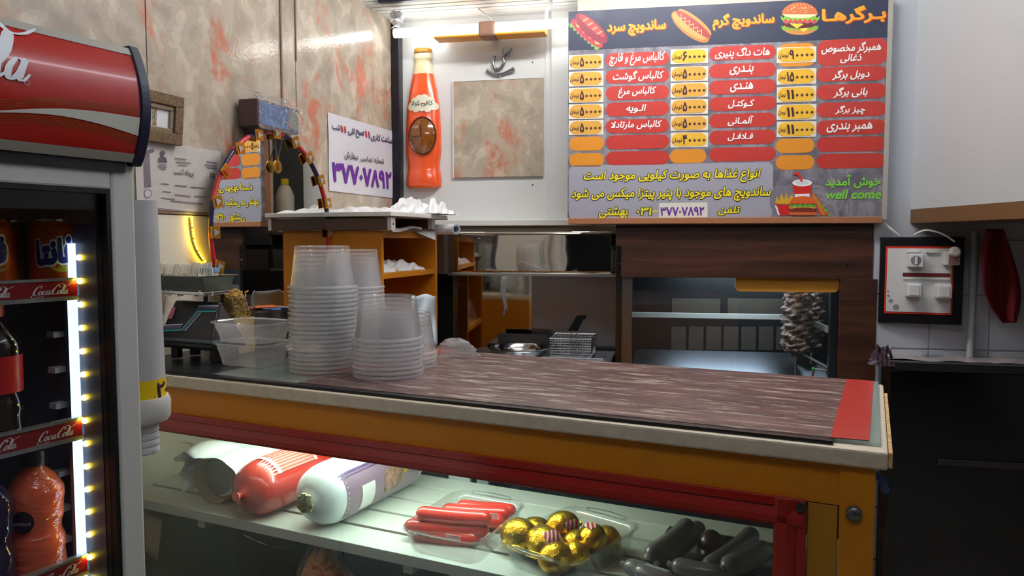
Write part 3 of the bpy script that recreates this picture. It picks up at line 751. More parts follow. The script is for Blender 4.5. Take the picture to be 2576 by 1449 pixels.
# cloud label
lc = BW.st(1059, 259, .06); mb = MB()
cl = []
for cx_, cy_, r in ((-27, -6, 10), (-18, 4, 11), (-6, 10, 11), (6, 11, 11), (18, 5, 11), (27, -6, 10), (14, -12, 9), (0, -10, 9), (-14, -12, 9)):
    cl.append((cx_, cy_, r))
def onb(s, z, e=0.0):
    # lie on the bottle's curved face
    q = (z - BW.st(1066, 280)[1]) / (BW.st(1066, 230)[1] - BW.st(1066, 280)[1]); r = (41 - 7 * q) * PXM; x = max(-.97, min(.97, (s - sc_) / r))
    return BW.p(s, z, .004 + .62 * r * (1 - x * x) ** .4 + e)
for i, (x, y, r) in enumerate(cl):
    n = 14
    mb.add([onb(lc[0] + (x + rr_ * r * math.cos(t)) * PXM, lc[1] + (y + rr_ * r * math.sin(t)) * PXM, .001 + .0001 * i) for rr_ in (1, .5, .02) for t in [2 * math.pi * k / n for k in range(n)]],
           [(j * n + k, j * n + (k + 1) % n, (j + 1) * n + (k + 1) % n, (j + 1) * n + k) for j in range(2) for k in range(n)])
lb = build(mb, 'label', mat('label_cream', (222, 220, 200), .4), bk, smooth=60)
mb = MB(); text_box(mb, lambda s, t: onb(s, t, .004), 'کافی کولا', lc[0] - 26 * PXM, lc[0] + 26 * PXM, lc[1] - 7 * PXM, lc[1] + 8 * PXM, bold=.01)
build(mb, 'lettering', mat('ink_teal', (52, 110, 100), .5), lb)
# marble sample tile and metal hook
a = BW.st(1141, 206, .014); b = BW.st(1366, 443, .014)
mt = thing('marble_tile', 'square marble print panel fixed to the white wall beside the bottle clock', 'wall panel', BW.p((a[0] + b[0]) / 2, b[1], .007))
build(MB().box(BW, a[0], b[0], b[1], a[1], 0.002, .014), 'face', MARBLE, mt, bevel=.001)
build(MB().box(BW, a[0] - .005, a[0], b[1], a[1], 0.002, .016), 'edge_strip', WHITE, mt)
build(MB().box(BW, a[0] - .005, b[0], a[1], a[1] + .004, 0.002, .016), 'edge_strip', WHITE, mt)
hk = thing('key_hook', 'small silver anchor shaped hook above the marble tile', 'hook', BW.px(1258, 186, .01))
KM = mat('pewter', (150, 156, 164), .3, metal=1)
def hpx(pts, d): return crom([BW.px(x, y, d) for x, y in pts], 5)
build(MB().tube(hpx([(1224, 176), (1236, 184), (1250, 188), (1266, 185), (1280, 179)], .012), .006, 8), 'arm', KM, hk, smooth=60)
build(MB().tube([BW.px(1280, 180, .014), BW.px(1294, 172, .02)], .008, 8), 'arm_tip', KM, hk, smooth=60)
build(MB().tube(hpx([(1244, 141), (1240.5, 158), (1246, 172), (1258, 172), (1268, 158), (1266, 146), (1271, 139)], .014), .006, 8), 'shank', KM, hk, smooth=60)
build(MB().tube(hpx([(1271, 140), (1266, 130), (1266, 121)], .016), [.006] * 5 + [.005] * 5 + [.003], 8), 'prong', KM, hk, smooth=60)
build(MB().tube(hpx([(1271, 140), (1280, 132), (1287, 121)], .016), [.007] * 5 + [.005] * 5 + [.003], 8), 'prong', KM, hk, smooth=60)
build(MB().tube([BW.px(1257, 186, .012), BW.px(1257, 196, .012)], .004, 8), 'stem', KM, hk)
# white jug behind the menu's edge, standing on the sill
jug = thing('jug', 'white plastic jug with yellow cap standing on the sill behind the menu', 'jug', BW.p(.93, za, .05))
build(MB().lathe(BW.p(.93, za + .001, .05), [(.04, 0), (.045, .01), (.045, .13), (.03, .17), (.016, .185)], 20), 'body', mat('jug_white', (226, 224, 212), .4), jug, smooth=50)
build(MB().lathe(BW.p(.93, za + .186, .05), [(.02, 0), (.02, .028), (0, .028)], 16), 'cap', mat('cap_yellow', (226, 204, 30), .4), jug, smooth=50)

# ------------------------------------------------------------------ left wall: frame, certificate, hours sign
fq = [LW.st(336, 222, .03), LW.st(459, 246, .03), LW.st(457, 368, .02)]
f0, f1 = fq[0][0], fq[1][0]; fz1, fz0 = fq[1][1], fq[2][1]
pf = thing('picture_frame', 'carved dark wooden frame with a small battle picture on white mat', 'picture frame', LW.p((f0 + f1) / 2, fz0, .02))
def lean(z): return .010 + .012 * (z - fz0) / (fz1 - fz0)
FW = mat('carved_frame', (112, 88, 62), .45, noise=.45, nscale=160, bump=.002, bscale=140)
wf = .030
def bar(s0, s1, z0, z1, dd, name, m, par):
    mb = MB(); vs = [LW.p(s, z, lean(z) + d) for s in (s0, s1) for z in (z0, z1) for d in (0, dd)]
    mb.add(vs, [(0, 1, 3, 2), (4, 6, 7, 5), (0, 4, 5, 1), (2, 3, 7, 6), (0, 2, 6, 4), (1, 5, 7, 3)])
    return build(mb, name, m, par, bevel=.002)
for q in ((f0, f1, fz1 - wf, fz1), (f0, f1, fz0, fz0 + wf), (f0, f0 + wf, fz0 + wf, fz1 - wf), (f1 - wf, f1, fz0 + wf, fz1 - wf)): bar(*q, .016, 'frame_bar', FW, pf)
w2 = wf + .012
for q in ((f0 + wf, f1 - wf, fz1 - w2, fz1 - wf), (f0 + wf, f1 - wf, fz0 + wf, fz0 + w2), (f1 - w2, f1 - wf, fz0 + w2, fz1 - w2)): bar(*q, .010, 'inner_bead', mat('bead_silver', (150, 138, 118), .3, metal=.4), pf)
bar(f0 + wf, f1 - wf, fz0 + wf, fz1 - wf, .003, 'mat_board', PAPER, pf)
pc = bpy.data.materials.new('miniature_print'); pc.use_nodes = True; nt = pc.node_tree; n = noise_node(nt, 70, 2, .5, 1.0)
nt.links.new(ramp(nt, n.outputs[0], [(.3, (50, 92, 96)), (.42, (96, 120, 110)), (.5, (196, 176, 120)), (.58, (110, 66, 50)), (.68, (60, 110, 150))]), nt.nodes['Principled BSDF'].inputs['Base Color'])
ps = LW.st(403, 300, .03)[0]
bar(f0 + .07, ps, LW.st(400, 327, .03)[1], LW.st(395, 271, .03)[1], .004, 'picture', pc, pf)

def sheet(P, s0, s1, z0, z1, d, amp, nu=14, nv=12, ph=0.0, drop=None):
    mb = MB()
    def fn(u, v):
        s = s0 + (s1 - s0) * u; z = z0 + (z1 - z0) * v
        if drop: z += drop(u, v)
        return P.p(s, z, d + amp * (1.6 + math.sin(u * 7 + ph + v * 2) * .8 + math.sin(v * 9 + ph * 2 - u * 3) * .8))
    return mb.grid(fn, nu, nv)
c0, c1 = LW.st(343, 440, .006)[0], LW.st(557, 440, .006)[0]
cz1 = LW.st(457, 365, .006)[1]; cz0 = LW.st(457, 531, .006)[1]
ce = thing('certificate', 'white trade licence sheet in a plastic sleeve below the wooden frame', 'certificate', LW.p((c0 + c1) / 2, cz0, .006))
build(sheet(LW, c0, c1, cz0, cz1, .003, .0008), 'sheet', mat('certificate_paper', (222, 216, 212), .5), ce, smooth=60)
build(sheet(LW, c0 - .004, c1 + .004, cz0 - .004, cz1 + .004, .009, .0012, ph=2), 'sleeve', WRAP, ce, smooth=60)
INKG = mat('ink_grey', (120, 112, 122), .6)
text_px(LW, .0065, 'پروانه کسب', 437, 425, 487, 446, 'lettering', mat('ink_dark', (50, 40, 50), .6), ce, bold=.01)
mb = MB()
for x0, x1, y in ((440, 470, 398), (444, 480, 407), (448, 470, 415), (520, 548, 407), (515, 545, 414), (520, 545, 421), (400, 420, 413), (398, 420, 419), (402, 418, 424), (405, 425, 462), (440, 470, 466), (480, 515, 470), (410, 430, 482), (440, 480, 490), (490, 520, 493), (405, 440, 498), (430, 510, 505)):
    h = 1.3; mb.poly([LW.px(x0, y - h, .0066), LW.px(x1, y - h + (x1 - x0) * .1, .0066), LW.px(x1, y + h + (x1 - x0) * .1, .0066), LW.px(x0, y + h, .0066)])
build(mb, 'text_lines', INKG, ce)
mb = MB(); shape_px(mb, LW, .0066, ell(409, 386, 6, 7, 14)); shape_px(mb, LW, .0067, [(398, 407), (400, 396), (409, 392), (418, 397), (421, 409)])
build(mb, 'portrait', mat('ink_violet_grey', (78, 70, 92), .6), ce)
mb = MB(); shape_px(mb, LW, .0066, [(362, 382), (370, 378), (386, 374), (388, 382), (376, 386), (380, 470), (364, 472)])
shape_px(mb, LW, .0066, ell(372, 487, 10, 11, 18)); build(mb, 'emblem', INKG, ce)
mb = MB(); shape_px(mb, LW, .0068, ell(372, 487, 8, 9, 18)); build(mb, 'seal', PAPER, ce)
mb = MB(); shape_px(mb, LW, .0066, [(378, 521), (520, 537), (520, 539), (378, 523)]); shape_px(mb, LW, .0066, [(529, 434), (540, 436), (540, 449), (529, 447)]); build(mb, 'border_line', INKG, ce)

h0, h1 = LW.st(828, 400, .006)[0], LW.st(990, 400, .006)[0]
hz1, hz0 = LW.st(910, 307, .006)[1], LW.st(910, 489, .006)[1]
hs = thing('hours_sign', 'white paper sign with opening hours and a large purple phone number', 'sign', LW.p((h0 + h1) / 2, hz0, .006))
build(sheet(LW, h0, h1, hz0, hz1, .002, .0010, ph=1), 'sheet', mat('sign_paper', (216, 216, 226), .4, coat=.3), hs, smooth=60)
Dn = .0075
INKN = mat('ink_navy', (44, 34, 84), .6); INKR = mat('ink_red', (186, 36, 44), .6); INKO = mat('ink_olive', (70, 70, 60), .6)
for t, x0, x1, yc, h, m, fa in (('شب', 836, 856, 321, 9, INKN, 1), ('۱۱', 858, 871, 325, 8, INKR, 0), ('الی', 876, 892, 331, 10, INKN, 1), ('صبح', 896, 916, 338, 10, INKN, 1), ('۱۱', 919, 931, 338, 8, INKR, 0), ('کاری', 934, 957, 347, 10, INKN, 1), ('ساعت', 960, 986, 350, 8, INKN, 1)):
    text_px(LW, Dn, t, x0, yc - h, x1, yc + h, 'lettering', m, hs, fa=bool(fa), bold=.02)
for t, x0, x1, yc, h in (('سفارش :', 862, 901, 392, 11), ('تماس', 908, 937, 401, 8), ('شماره', 942, 966, 405, 9)):
    text_px(LW, Dn, t, x0, yc - h, x1, yc + h, 'lettering', INKO, hs, bold=.02)
text_px(LW, Dn, '۳۷۷۰۷۸۹۲', 838, 421, 984, 466, 'phone_number', M_PUR, hs, fa=False, bold=.035)

# ------------------------------------------------------------------ mirror with red and navy rim, medal, wrapped box
MD = .062
MI = PL(LW.px(676, 555, MD)[:2], -68.7)      # the mirror hangs a little askew on its hook
mL = MI.st(528, 520)[0]; mR = MI.st(826, 545)[0]; mTop = MI.st(690, 333)[1]
mS = (mL + mR) / 2; rS = (mR - mL) / 2; rZ = rS * 1.12; mZ = mTop - rZ
mi = thing('mirror', 'round mirror edged in red and navy with gold square ornaments on marble wall', 'mirror', MI.p(mS, mZ - rZ, 0))
MIR = mat('mirror_glass', (236, 238, 236), .01, metal=1)
N = 64
def ring(t, k=1.0, d=0.0): return MI.p(mS + rS * k * math.cos(t), mZ + rZ * k * math.sin(t), d)
build(MB().prism([ring(2 * math.pi * i / N, .985) for i in range(N)], -MI.n * .006), 'glass', MIR, mi)
RIMR = mat('rim_red', (196, 44, 48), .3, coat=.4); RIMB = mat('rim_navy', (26, 22, 70), .3, coat=.4)
ns = 22
for k in range(ns):
    t0, t1 = 2 * math.pi * k / ns, 2 * math.pi * (k + 1) / ns
    build(MB().tube([ring(t0 + (t1 - t0) * i / 4, 1.0, .001) for i in range(5)], .0075, 8), 'rim_segment', RIMR if k % 2 else RIMB, mi, smooth=60)
GOLD = mat('ornament_gold', (200, 142, 46), .25, metal=.7)
for i, (x, y, rd) in enumerate(((555, 415, 45), (600, 366, 10), (652, 346, 0), (696, 345, 0), (742, 362, 20), (776, 402, 35), (806, 455, 20), (822, 512, 10), (826, 585, 0), (537, 502, 8), (541, 585, 0), (563, 664, -15), (604, 728, -40), (650, 760, 10))):
    s, z = MI.st(x, y, .012); t = math.atan2((z - mZ) / rZ, (s - mS) / rS); c = ring(t, .985, .012); h = .017; an = math.radians(rd)
    u2 = MI.u * math.cos(an) + MI.v * math.sin(an); v2 = -MI.u * math.sin(an) + MI.v * math.cos(an)
    o = build(MB().prism([c + u2 * (h * a_) + v2 * (h * b_) for a_, b_ in ((-1, -1), (1, -1), (1, 1), (-1, 1))], MI.n * .004), 'ornament', GOLD, mi)
    tri = [c + MI.n * .0045 + u2 * (h * a_) + v2 * (h * b_) for a_, b_ in ((-.6, .6), (.7, .1), (-.5, -.7))]
    build(MB().prism(tri, MI.n * .002), 'inset', RIMR if i == 0 else mat('ornament_silver', (206, 206, 212), .2, metal=.6), o)
build(MB().box(MI, mS - .02, mS + .02, mZ - .02, mZ + .02, -.058, -.006), 'wall_mount', BLACK, mi)
# yellow led string on the wall behind the mirror
YL = lamp_mat('yellow_led', (255, 206, 30), 26.0)
ls = thing('led_string', 'string of small yellow lights on the wall behind the mirror', 'light string', LW.px(513, 657, .006))
lp_ = crom([LW.px(x, y, .004) for x, y in ((479, 546), (482, 575), (487, 605), (497, 632), (513, 657))], 8)
build(MB().tube(lp_, .0025, 6), 'strip', mat('strip_white', (120, 100, 40), .6), ls)
me0 = None
for i in range(15):
    c = lp_[int(i * (len(lp_) - 1) / 14)] + LW.n * .004
    if me0 is None: l0 = build(MB().ball(c, .0034, 8, 6), 'led', YL, ls); me0 = l0; cb = c
    else:
        o = me0.copy(); COL.objects.link(o); o.location = tuple(c - cb)
# medal on a chain
md = thing('medal', 'round gold medal hanging on a double chain in front of the mirror', 'medal', MI.px(698, 436, 0.014))
GM = mat('medal_gold', (190, 146, 70), .28, metal=.9)
cm = MI.px(698, 419, 0.014)
build(MB().lathe(cm - MI.n * .002, [(0, 0), (.019, 0), (.021, .001), (.021, .003), (.018, .004), (.0175, .003), (0, .003)], 24, MI.n), 'disc', GM, md, smooth=40)
build(MB().prism([cm + MI.n * .001 + MI.u * x + MI.v * z for x, z in ((-.004, -.010), (.004, -.010), (.002, 0), (.003, .010), (-.002, .011), (-.002, 0))], MI.n * .002), 'relief', mat('medal_dark', (130, 92, 40), .4, metal=.8), md)
CH = mat('chain_grey', (92, 92, 92), .35, metal=.8)
for xa, xb in ((691, 696), (712, 699)):
    mb = MB(); p0, p1 = MI.px(xa, 343, 0.012), MI.px(xb, 399, 0.014)
    for i in range(22): mb.ball(p0 + (p1 - p0) * i / 21, .0026, 6, 4)
    build(mb, 'chain', CH, md)
build(MB().tube([cm + MI.v * .021, cm + MI.v * .030], .006, 8), 'loop', GM, md)
# wrapped box above the mirror
w0, w1 = LW.st(650, 280, .085)[0], LW.st(754, 300, .085)[0]; wz1 = LW.st(652, 246, .085)[1]; wz0 = LW.st(650, 317, .085)[1]
wz1b = LW.st(754, 276, .085)[1]; wz0b = LW.st(752, 338, .085)[1]
wz0, wz1 = (wz0 + wz0b) / 2, (wz1 + wz1b) / 2
wbx = thing('wrapped_box', 'small dark box with blue front wrapped in clear plastic above the mirror', 'box', LW.p((w0 + w1) / 2, wz0, .05))
build(MB().box(LW, w0, w1, wz0, wz1, .012, .082), 'case', mat('box_plum', (84, 62, 66), .4), wbx, bevel=.004)
build(MB().box(LW, w0 + .008, w1 - .008, wz0 + .008, wz1 - .008, .082, .084), 'front', mat('screen_blue', (44, 92, 150), .3, noise=.5, nscale=45), wbx)
build(MB().box(LW, w1 - .06, w1 - .012, wz0 + .012, wz1 - .012, .084, .085), 'window', mat('screen_grey', (120, 122, 112), .3), wbx)
mb = MB()
def wr(u, v):
    # film over front, top and bottom, with folded crest
    s = w0 - .012 + (w1 - w0 + .026) * u; q = math.sin(u * 23) * .004 + math.sin(u * 11 + 2) * .005
    if v < .25: return LW.p(s, wz0 - .006 + q * .4, .03 + .06 * v / .25 + q)
    if v < .75: return LW.p(s + q * .5, wz0 - .006 + (wz1 - wz0 + .012) * (v - .25) / .5, .092 + q * .5)
    return LW.p(s, wz1 + .006 + (v - .75) * .07 + q * 1.5, .09 - .07 * (v - .75) / .25 + q)
mb.grid(wr, 26, 16); build(mb, 'wrap', film('crinkled_wrap', (240, 242, 246), clear=.95, milky=.18, rough=.05, bump=.02, bscale=45), wbx, smooth=60)
# ------------------------------------------------------------------ corner shelf and orange cabinet
SH = PL(LW.p(LW.st(826, 560, MD + .03)[0], 0, 0.001)[:2], 18)
g0 = SH.st(985, 560)[0]; gz0, gz1 = SH.st(900, 579)[1], SH.st(900, 549)[1]
cs = thing('corner_shelf', 'white corner shelf carried by two brown brackets beside the mirror', 'shelf', SH.p(g0 / 2, gz0, -.2))
build(MB().box(SH, 0.0, g0 - .016, gz0, gz1, -.03, 0), 'bracket', BROWN, cs, bevel=.002)
build(MB().box(SH, g0 - .016, g0, gz0, gz1 + .002, -.03, .001), 'bracket_cap', OFFW, cs, bevel=.001)
build(MB().lathe(SH.p(g0 + .0, (gz0 + gz1) / 2, -.012), [(.004, 0), (.004, .001), (0, .001)], 8, SH.u), 'screw', BLACK, cs)
g2 = SH.st(1087, 560, -.36)[0]; gz2, gz3 = SH.st(1030, 577, -.36)[1], SH.st(1030, 552, -.36)[1]
build(MB().box(SH, 0.0, g2 - .018, gz2, gz3, -.39, -.36), 'bracket', BROWN, cs, bevel=.002)
build(MB().box(SH, g2 - .018, g2, gz2, gz3, -.39, -.359), 'bracket_cap', OFFW, cs, bevel=.001)
g3 = SH.st(1132, 550, -.52)[0]
zs0 = max(gz1, gz3) + .001
mb = MB(); outl = [SH.p(s, zs0, d) for s, d in ((0.0, .012), (g0 + .004, .012), (g0 + .03, -.1), (g3, -.50), (g3 - .02, -.545), (0.0, -.5))]
mb.prism(outl, (0, 0, .016)); build(mb, 'board', mat('shelf_white', (226, 224, 216), .45), cs, bevel=.002)
ztop = zs0 + .017
def crumple(P, s0, s1, d0, d1, z0, hgt, seed, nu=18, nv=14, edge=.25):
    rnd = random.Random(seed); K = [(rnd.uniform(4, 15), rnd.uniform(-15, 15), rnd.uniform(0, 6), rnd.uniform(.3, 1)) for _ in range(7)]
    def fn(u, v):
        h = sum(a * (.5 + .5 * math.sin(ku * u * 1.6 + kv * v * 1.3 + p)) for ku, kv, p, a in K) / sum(a for *_, a in K) * 1.3
        e = min(1, min(u, 1 - u, v, 1 - v) / edge); e = e ** .7
        j = .012 * math.sin(u * 31 + v * 17 + seed)
        return P.p(s0 + (s1 - s0) * u + j * (1 - e), z0 + hgt * h * e, d0 + (d1 - d0) * v + j * .7)
    return MB().grid(fn, int(nu * 1.8), int(nv * 1.8))
build(crumple(SH, .01, g0 - .03, -.02, -.2, ztop, .022, 3), 'plastic_bag', BAGW, smooth=75, label='flat white plastic bag on the near end of the corner shelf', cat='plastic bag', group='white bags on the corner shelf')
build(crumple(SH, g0 - .10, g3 - .05, -.16, -.46, ztop + .001, .062, 5, 26, 18), 'plastic_bag', BAGW, smooth=75, label='crumpled pile of white plastic bags in the middle of the corner shelf', cat='plastic bag', group='white bags on the corner shelf')
build(crumple(SH, g3 - .06, g3 + .05, -.30, -.48, ztop + .002, .055, 9), 'plastic_bag', BAGW, smooth=75, label='crumpled white plastic bag hanging over the right tip of the corner shelf', cat='plastic bag', group='white bags on the corner shelf')
s_, z_ = SH.st(1022, 520, -.3)
build(MB().box(SH, SH.st(1013, 515, -.3)[0], SH.st(1046, 515, -.3)[0], ztop, SH.st(1030, 501, -.3)[1], -.33, -.30), 'paper_packet', BAGW, bevel=.006, label='upright white paper packet standing among the bags on the shelf', cat='packet')

k0 = SH.st(960, 640, -.02)[0]; kz1 = SH.st(900, 580, -.02)[1]
kd = -.50
oc_ = thing('orange_cabinet', 'orange open-sided cabinet with cubbies under the corner shelf', 'cabinet', SH.p(k0 / 2, 0, kd / 2))
build(MB().box(SH, 0.001, k0, 0, kz1, -.036, -.02), 'side_panel', ORANGE, oc_, bevel=.001)
build(MB().box(SH, 0.001, k0, 0, kz1, kd, kd + .016), 'side_panel', ORANGE, oc_, bevel=.001)
build(MB().box(SH, 0.001, k0, kz1 - .026, kz1, kd + .016, -.036), 'top_panel', ORANGE, oc_, bevel=.001)
zsh = SH.st(1020, 695, -.25)[1]; zsh2 = SH.st(1020, 681, -.25)[1]
for z in (zsh, zsh - .30, zsh - .6): build(MB().box(SH, 0.001, k0 - .002, z, z + .02, kd + .016, -.036), 'shelf_board', ORANGE, oc_, bevel=.001)
build(MB().box(SH, 0.001, .012, 0, kz1, kd + .016, -.036), 'back_panel', mat('cabinet_back', (150, 92, 36), .6), oc_)
build(crumple(SH, k0 - .16, k0 - .02, -.06, kd + .08, zsh + .021, .05, 11, 20, 20), 'plastic_bag', BAGW, smooth=75, label='folded white bags lying in the upper orange cubby', cat='plastic bag')
build(crumple(SH, k0 - .15, k0 - .02, -.08, kd + .06, zsh - .279, .15, 12, 20, 20), 'plastic_bag', WRAP, smooth=30, label='clear crumpled bag in the lower orange cubby', cat='plastic bag')
# sheets tucked on the cabinet, paper roll
tp = mat('printed_sheet', (206, 208, 206), .5, noise=.12, nscale=60)
def sag(P, pts, d0, name, lab, cat, m, th=.0015):
    return build(MB().prism([P.p(*P.st(x, y, d), d) for x, y, d in pts], (0, 0, th)), name, m, label=lab, cat=cat)
mb = MB()
def curl(u, v):
    x = 1040 + 56 * u; y = 581 + 24 * v * u; d = -.30 - .1 * u
    return SH.px(x, y, d + .03 * v)
mb.grid(curl, 8, 6); o = build(mb, 'loose_sheet', tp, smooth=60, solid=.0008, label='curled white printed sheet hanging from the cabinet top', cat='paper')
mb = MB()
mb.grid(lambda u, v: SH.px(986 + 75 * u, 571 + 11 * v * (1 - u * .6) + 3 * math.sin(u * 7), -.06 - .26 * u + .03 * v), 8, 4)
build(mb, 'loose_sheet', PAPER, smooth=60, solid=.0008, label='flat white sheet tucked between shelf bracket and orange cabinet', cat='paper')
pr0 = thing('paper_roll', 'white rolled paper sticking out beside the orange cabinet', 'paper roll', SH.px(1122, 590, -.42))
pA, pB = SH.px(1085, 578, -.44), SH.px(1148, 577, -.36)
build(MB().tube([pA, pB], .020, 20, cap=False), 'roll', PAPER, pr0, smooth=60)
dv = (pB - pA) / np.linalg.norm(pB - pA)
build(MB().lathe(pB, [(.020, 0), (.013, 0), (.013, -.05), (0, -.05)], 20, dv, cap=False), 'roll_end', mat('roll_core', (150, 152, 168), .6), pr0, smooth=60)
# pale sheet bag hung at the cabinet, behind the cups
mb = MB()
mb.grid(lambda u, v: SH.px(1036 + 58 * u + 6 * v * u, 742 + 128 * v + 3 * math.sin(u * 8), .0 - .2 * u + .012 * math.sin(u * 9 + v * 7)), 10, 12)
build(mb, 'tissue_pack', mat('pale_blue_plastic', (206, 222, 232), .35, coat=.3), smooth=50, solid=.002, label='pale blue white plastic pack hanging on the orange cabinet behind the cups', cat='pack')

# ------------------------------------------------------------------ steel hood, splash back and fryer
HD = PL(BW.p(0, 0, .10)[:2], 12)
ha, hb = HD.st(1128, 640)[0], HD.st(1552, 640)[0]; hz1, hz0 = HD.st(1340, 583)[1], HD.st(1340, 690)[1]
hood = thing('steel_hood', 'polished steel hood with a mirror-like wavy front below the white sill', 'hood', HD.p((ha + hb) / 2, hz0, 0))
mb = MB(); mb.grid(lambda u, v: HD.p(ha + (hb - ha) * u, hz0 + (hz1 - hz0) * v, .0 + .0012 * math.sin(u * 7) * math.sin(v * 3.1) - .001 * v), 24, 12)
build(mb, 'front', HOODSTEEL, hood, smooth=60, solid=.002)
build(MB().box(HD, ha - .004, hb + .004, hz0 - .008, hz0 + .001, -.09, .004), 'lip', STEEL, hood)
build(MB().box(HD, ha - .05, ha, hz0, hz1, -.09, .06), 'side_block', mat('dark_brown_block', (66, 48, 40), .5), hood)
spa, spm, spb = BW.st(1148, 780)[0], BW.st(1336, 780)[0], BW.st(1566, 780)[0]
sz1 = hz0 - .002
sp = thing('splash_back', 'dark steel splash back of two sheets behind the fryer', 'splash back', BW.p((spa + spb) / 2, .9, .01))
build(MB().box(BW, spa, spm - .003, .9, sz1, .002, .014), 'sheet', SPLASH, sp)
build(MB().box(BW, spm + .003, spb - .012, .9, sz1, .002, .014), 'sheet', mat('dull_steel', (136, 134, 138), .3, metal=1, bump=.003, bscale=9), sp)
build(MB().box(BW, spm - .006, spm + .006, .9, sz1, .012, .018), 'joint_strip', CHROME, sp)
build(MB().box(BW, spa - .1, spa, .9, sz1, .002, .05), 'side_sheet', mat('dark_steel_side', (58, 66, 72), .25, metal=.9), sp)
build(MB().tube([BW.p(spa - .085, .9, .07), BW.p(spa - .085, sz1, .07)], .009, 10), 'pipe', mat('dark_pipe', (60, 80, 92), .25, metal=.6), sp, smooth=60)
# fryer bench
FZ = .94
fb = thing('fryer_bench', 'dark steel fryer bench behind the counter with a raised back box', 'fryer', BW.p(.55, 0, .35))
build(MB().box(BW, .40, spb - .02, 0, FZ - .012, .085, .56), 'body', mat('bench_dark', (60, 60, 62), .35, metal=.7), fb)
build(MB().box(BW, .40, spb - .02, FZ - .01, FZ, .085, .57), 'top', STEEL, fb, bevel=.002)
bb0, bb1 = BW.st(1252, 850, .1)[0], BW.st(1380, 850, .1)[0]; bz = BW.st(1300, 840, .1)[1]
build(MB().box(BW, bb0, bb1, FZ, bz, .09, .10), 'back_box', mat('box_charcoal', (56, 54, 54), .4, metal=.5), fb)
# pot with glass lid
pp = onz(1307, 890, FZ)
pot = thing('steel_pot', 'shallow steel pot with rolled rim beside the fryer basket', 'pot', (pp[0], pp[1], FZ))
build(MB().lathe((pp[0], pp[1], FZ), [(.10, 0), (.115, .004), (.118, .022), (.126, .026), (.118, .028), (.112, .022), (.105, .008), (0, .006)], 36), 'pan', CHROME, pot, smooth=50)
build(MB().tube([np.array((pp[0], pp[1], FZ + .012)) + np.array((.117 * math.cos(t), .117 * math.sin(t), 0)) for t in (0, .02)], .008, 8), 'ear', CHROME, pot)
# wire basket with black handle
WB = PL(BW.px(1440, 860, .3)[:2], 12)
b0, b1 = WB.st(1383, 870)[0], WB.st(1487, 870)[0]; bz1, bz0 = WB.st(1430, 852)[1], max(WB.st(1430, 899)[1], FZ + .006)
bsk = thing('fryer_basket', 'wire frying basket with upright black handle behind the counter', 'fryer basket', WB.p((b0 + b1) / 2, bz0, 0))
WI = mat('wire_steel', (190, 194, 200), .2, metal=1)
dB = -.13
rim = [WB.p(b0, bz1, 0), WB.p(b1, bz1, 0), WB.p(b1 + .004, bz1 + .004, dB), WB.p(b0 + .004, bz1 + .004, dB)]
build(MB().tube(rim, .0028, 6, closed=True), 'rim_wire', WI, bsk)
def side(pA, pB, n, nh, name):
    mb = MB(); dn = np.array((0, 0, bz0 - bz1))
    for i in range(n + 1): q = pA + (pB - pA) * i / n; mb.tube([q, q + dn], .0009, 4)
    for j in range(1, nh + 1): q = dn * j / nh; mb.tube([pA + q, pB + q], .0009, 4)
    return build(mb, name, WI, bsk)
for i in range(4): side(rim[i], rim[(i + 1) % 4], 16, 7, 'mesh_side')
mb = MB()
for i in range(13): q = i / 12; mb.tube([WB.p(b0 + (b1 - b0) * q, bz0, 0), WB.p(b0 + (b1 - b0) * q, bz0, dB)], .0009, 4)
build(mb, 'mesh_floor', WI, bsk)
hA, hB = WB.px(1445, 832, .004), WB.px(1462, 792, .03)
for dx in (-8, 8):
    build(MB().tube([WB.px(1443 + dx, 890, .004), WB.px(1443 + dx, 845, .006), WB.px(1445 + dx * .4, 826, .008)], .0022, 6), 'handle_wire', WI, bsk)
mb = MB(); hv = hB - hA; mb.prism([hA - WB.u * .024, hA + WB.u * .014, hA + hv * .72 + WB.u * .016, hA + hv * .78 + WB.u * .024, hB + WB.u * .024, hB - WB.u * .014], WB.n * .022)
build(mb, 'handle', mat('handle_black', (7, 7, 8), .6, spec=.2), bsk, bevel=.003)
sup = MB().box(WB, b0 - .03, b1 + .05, FZ + .0005, bz0 - .001, dB - .01, .02); build(sup, 'fryer_tank', STEEL, label='steel fryer tank edge under the wire basket', cat='fryer tank', bevel=.002)

# ------------------------------------------------------------------ doner case: wood valance, posts, glass, meat
WOODV = wood_mat('dark_walnut', (48, 26, 20), (70, 40, 28), (96, 56, 36), (.12, 1, 3.2), .42, 7, light=(92, 56, 38))
dc = thing('doner_case', 'dark wooden framed glass doner case with steel interior', 'doner case', MN.p(.66, 0, -.2))
v0, v1 = MN.st(1548, 640)[0], MN.st(2203, 640)[0]; vz1 = MN.st(1800, 570)[1]; vz0 = MN.st(1800, 700)[1]
build(MB().box(MN, v0, v1, vz0, mz0 - .026, -.05, -.03), 'valance', WOODV, dc, bevel=.001)
build(MB().box(MN, v0 + .002, v1, mz0 - .05, mz0 - .026, -.034, -.028), 'valance_rail', mat('valance_dark', (44, 30, 28), .5), dc)
for x, y in ((1556, 665), (2130, 666)): build(MB().lathe(MN.px(x, y, -.03), [(.005, 0), (.004, .002), (0, .002)], 8, MN.n), 'screw', CHROME, dc)
p0, p1 = MN.st(2112, 800, -.03)[0], MN.st(2205, 800, -.03)[0]
build(MB().box(MN, p0, p1, 0, vz0, -.05, -.03), 'post', WOODV, dc, bevel=.001)
c0_, c1_ = MN.st(1562, 800, -.05)[0], MN.st(1590, 800, -.05)[0]
DD = -.42
INT = mat('case_interior', (34, 36, 40), .3, metal=.3)
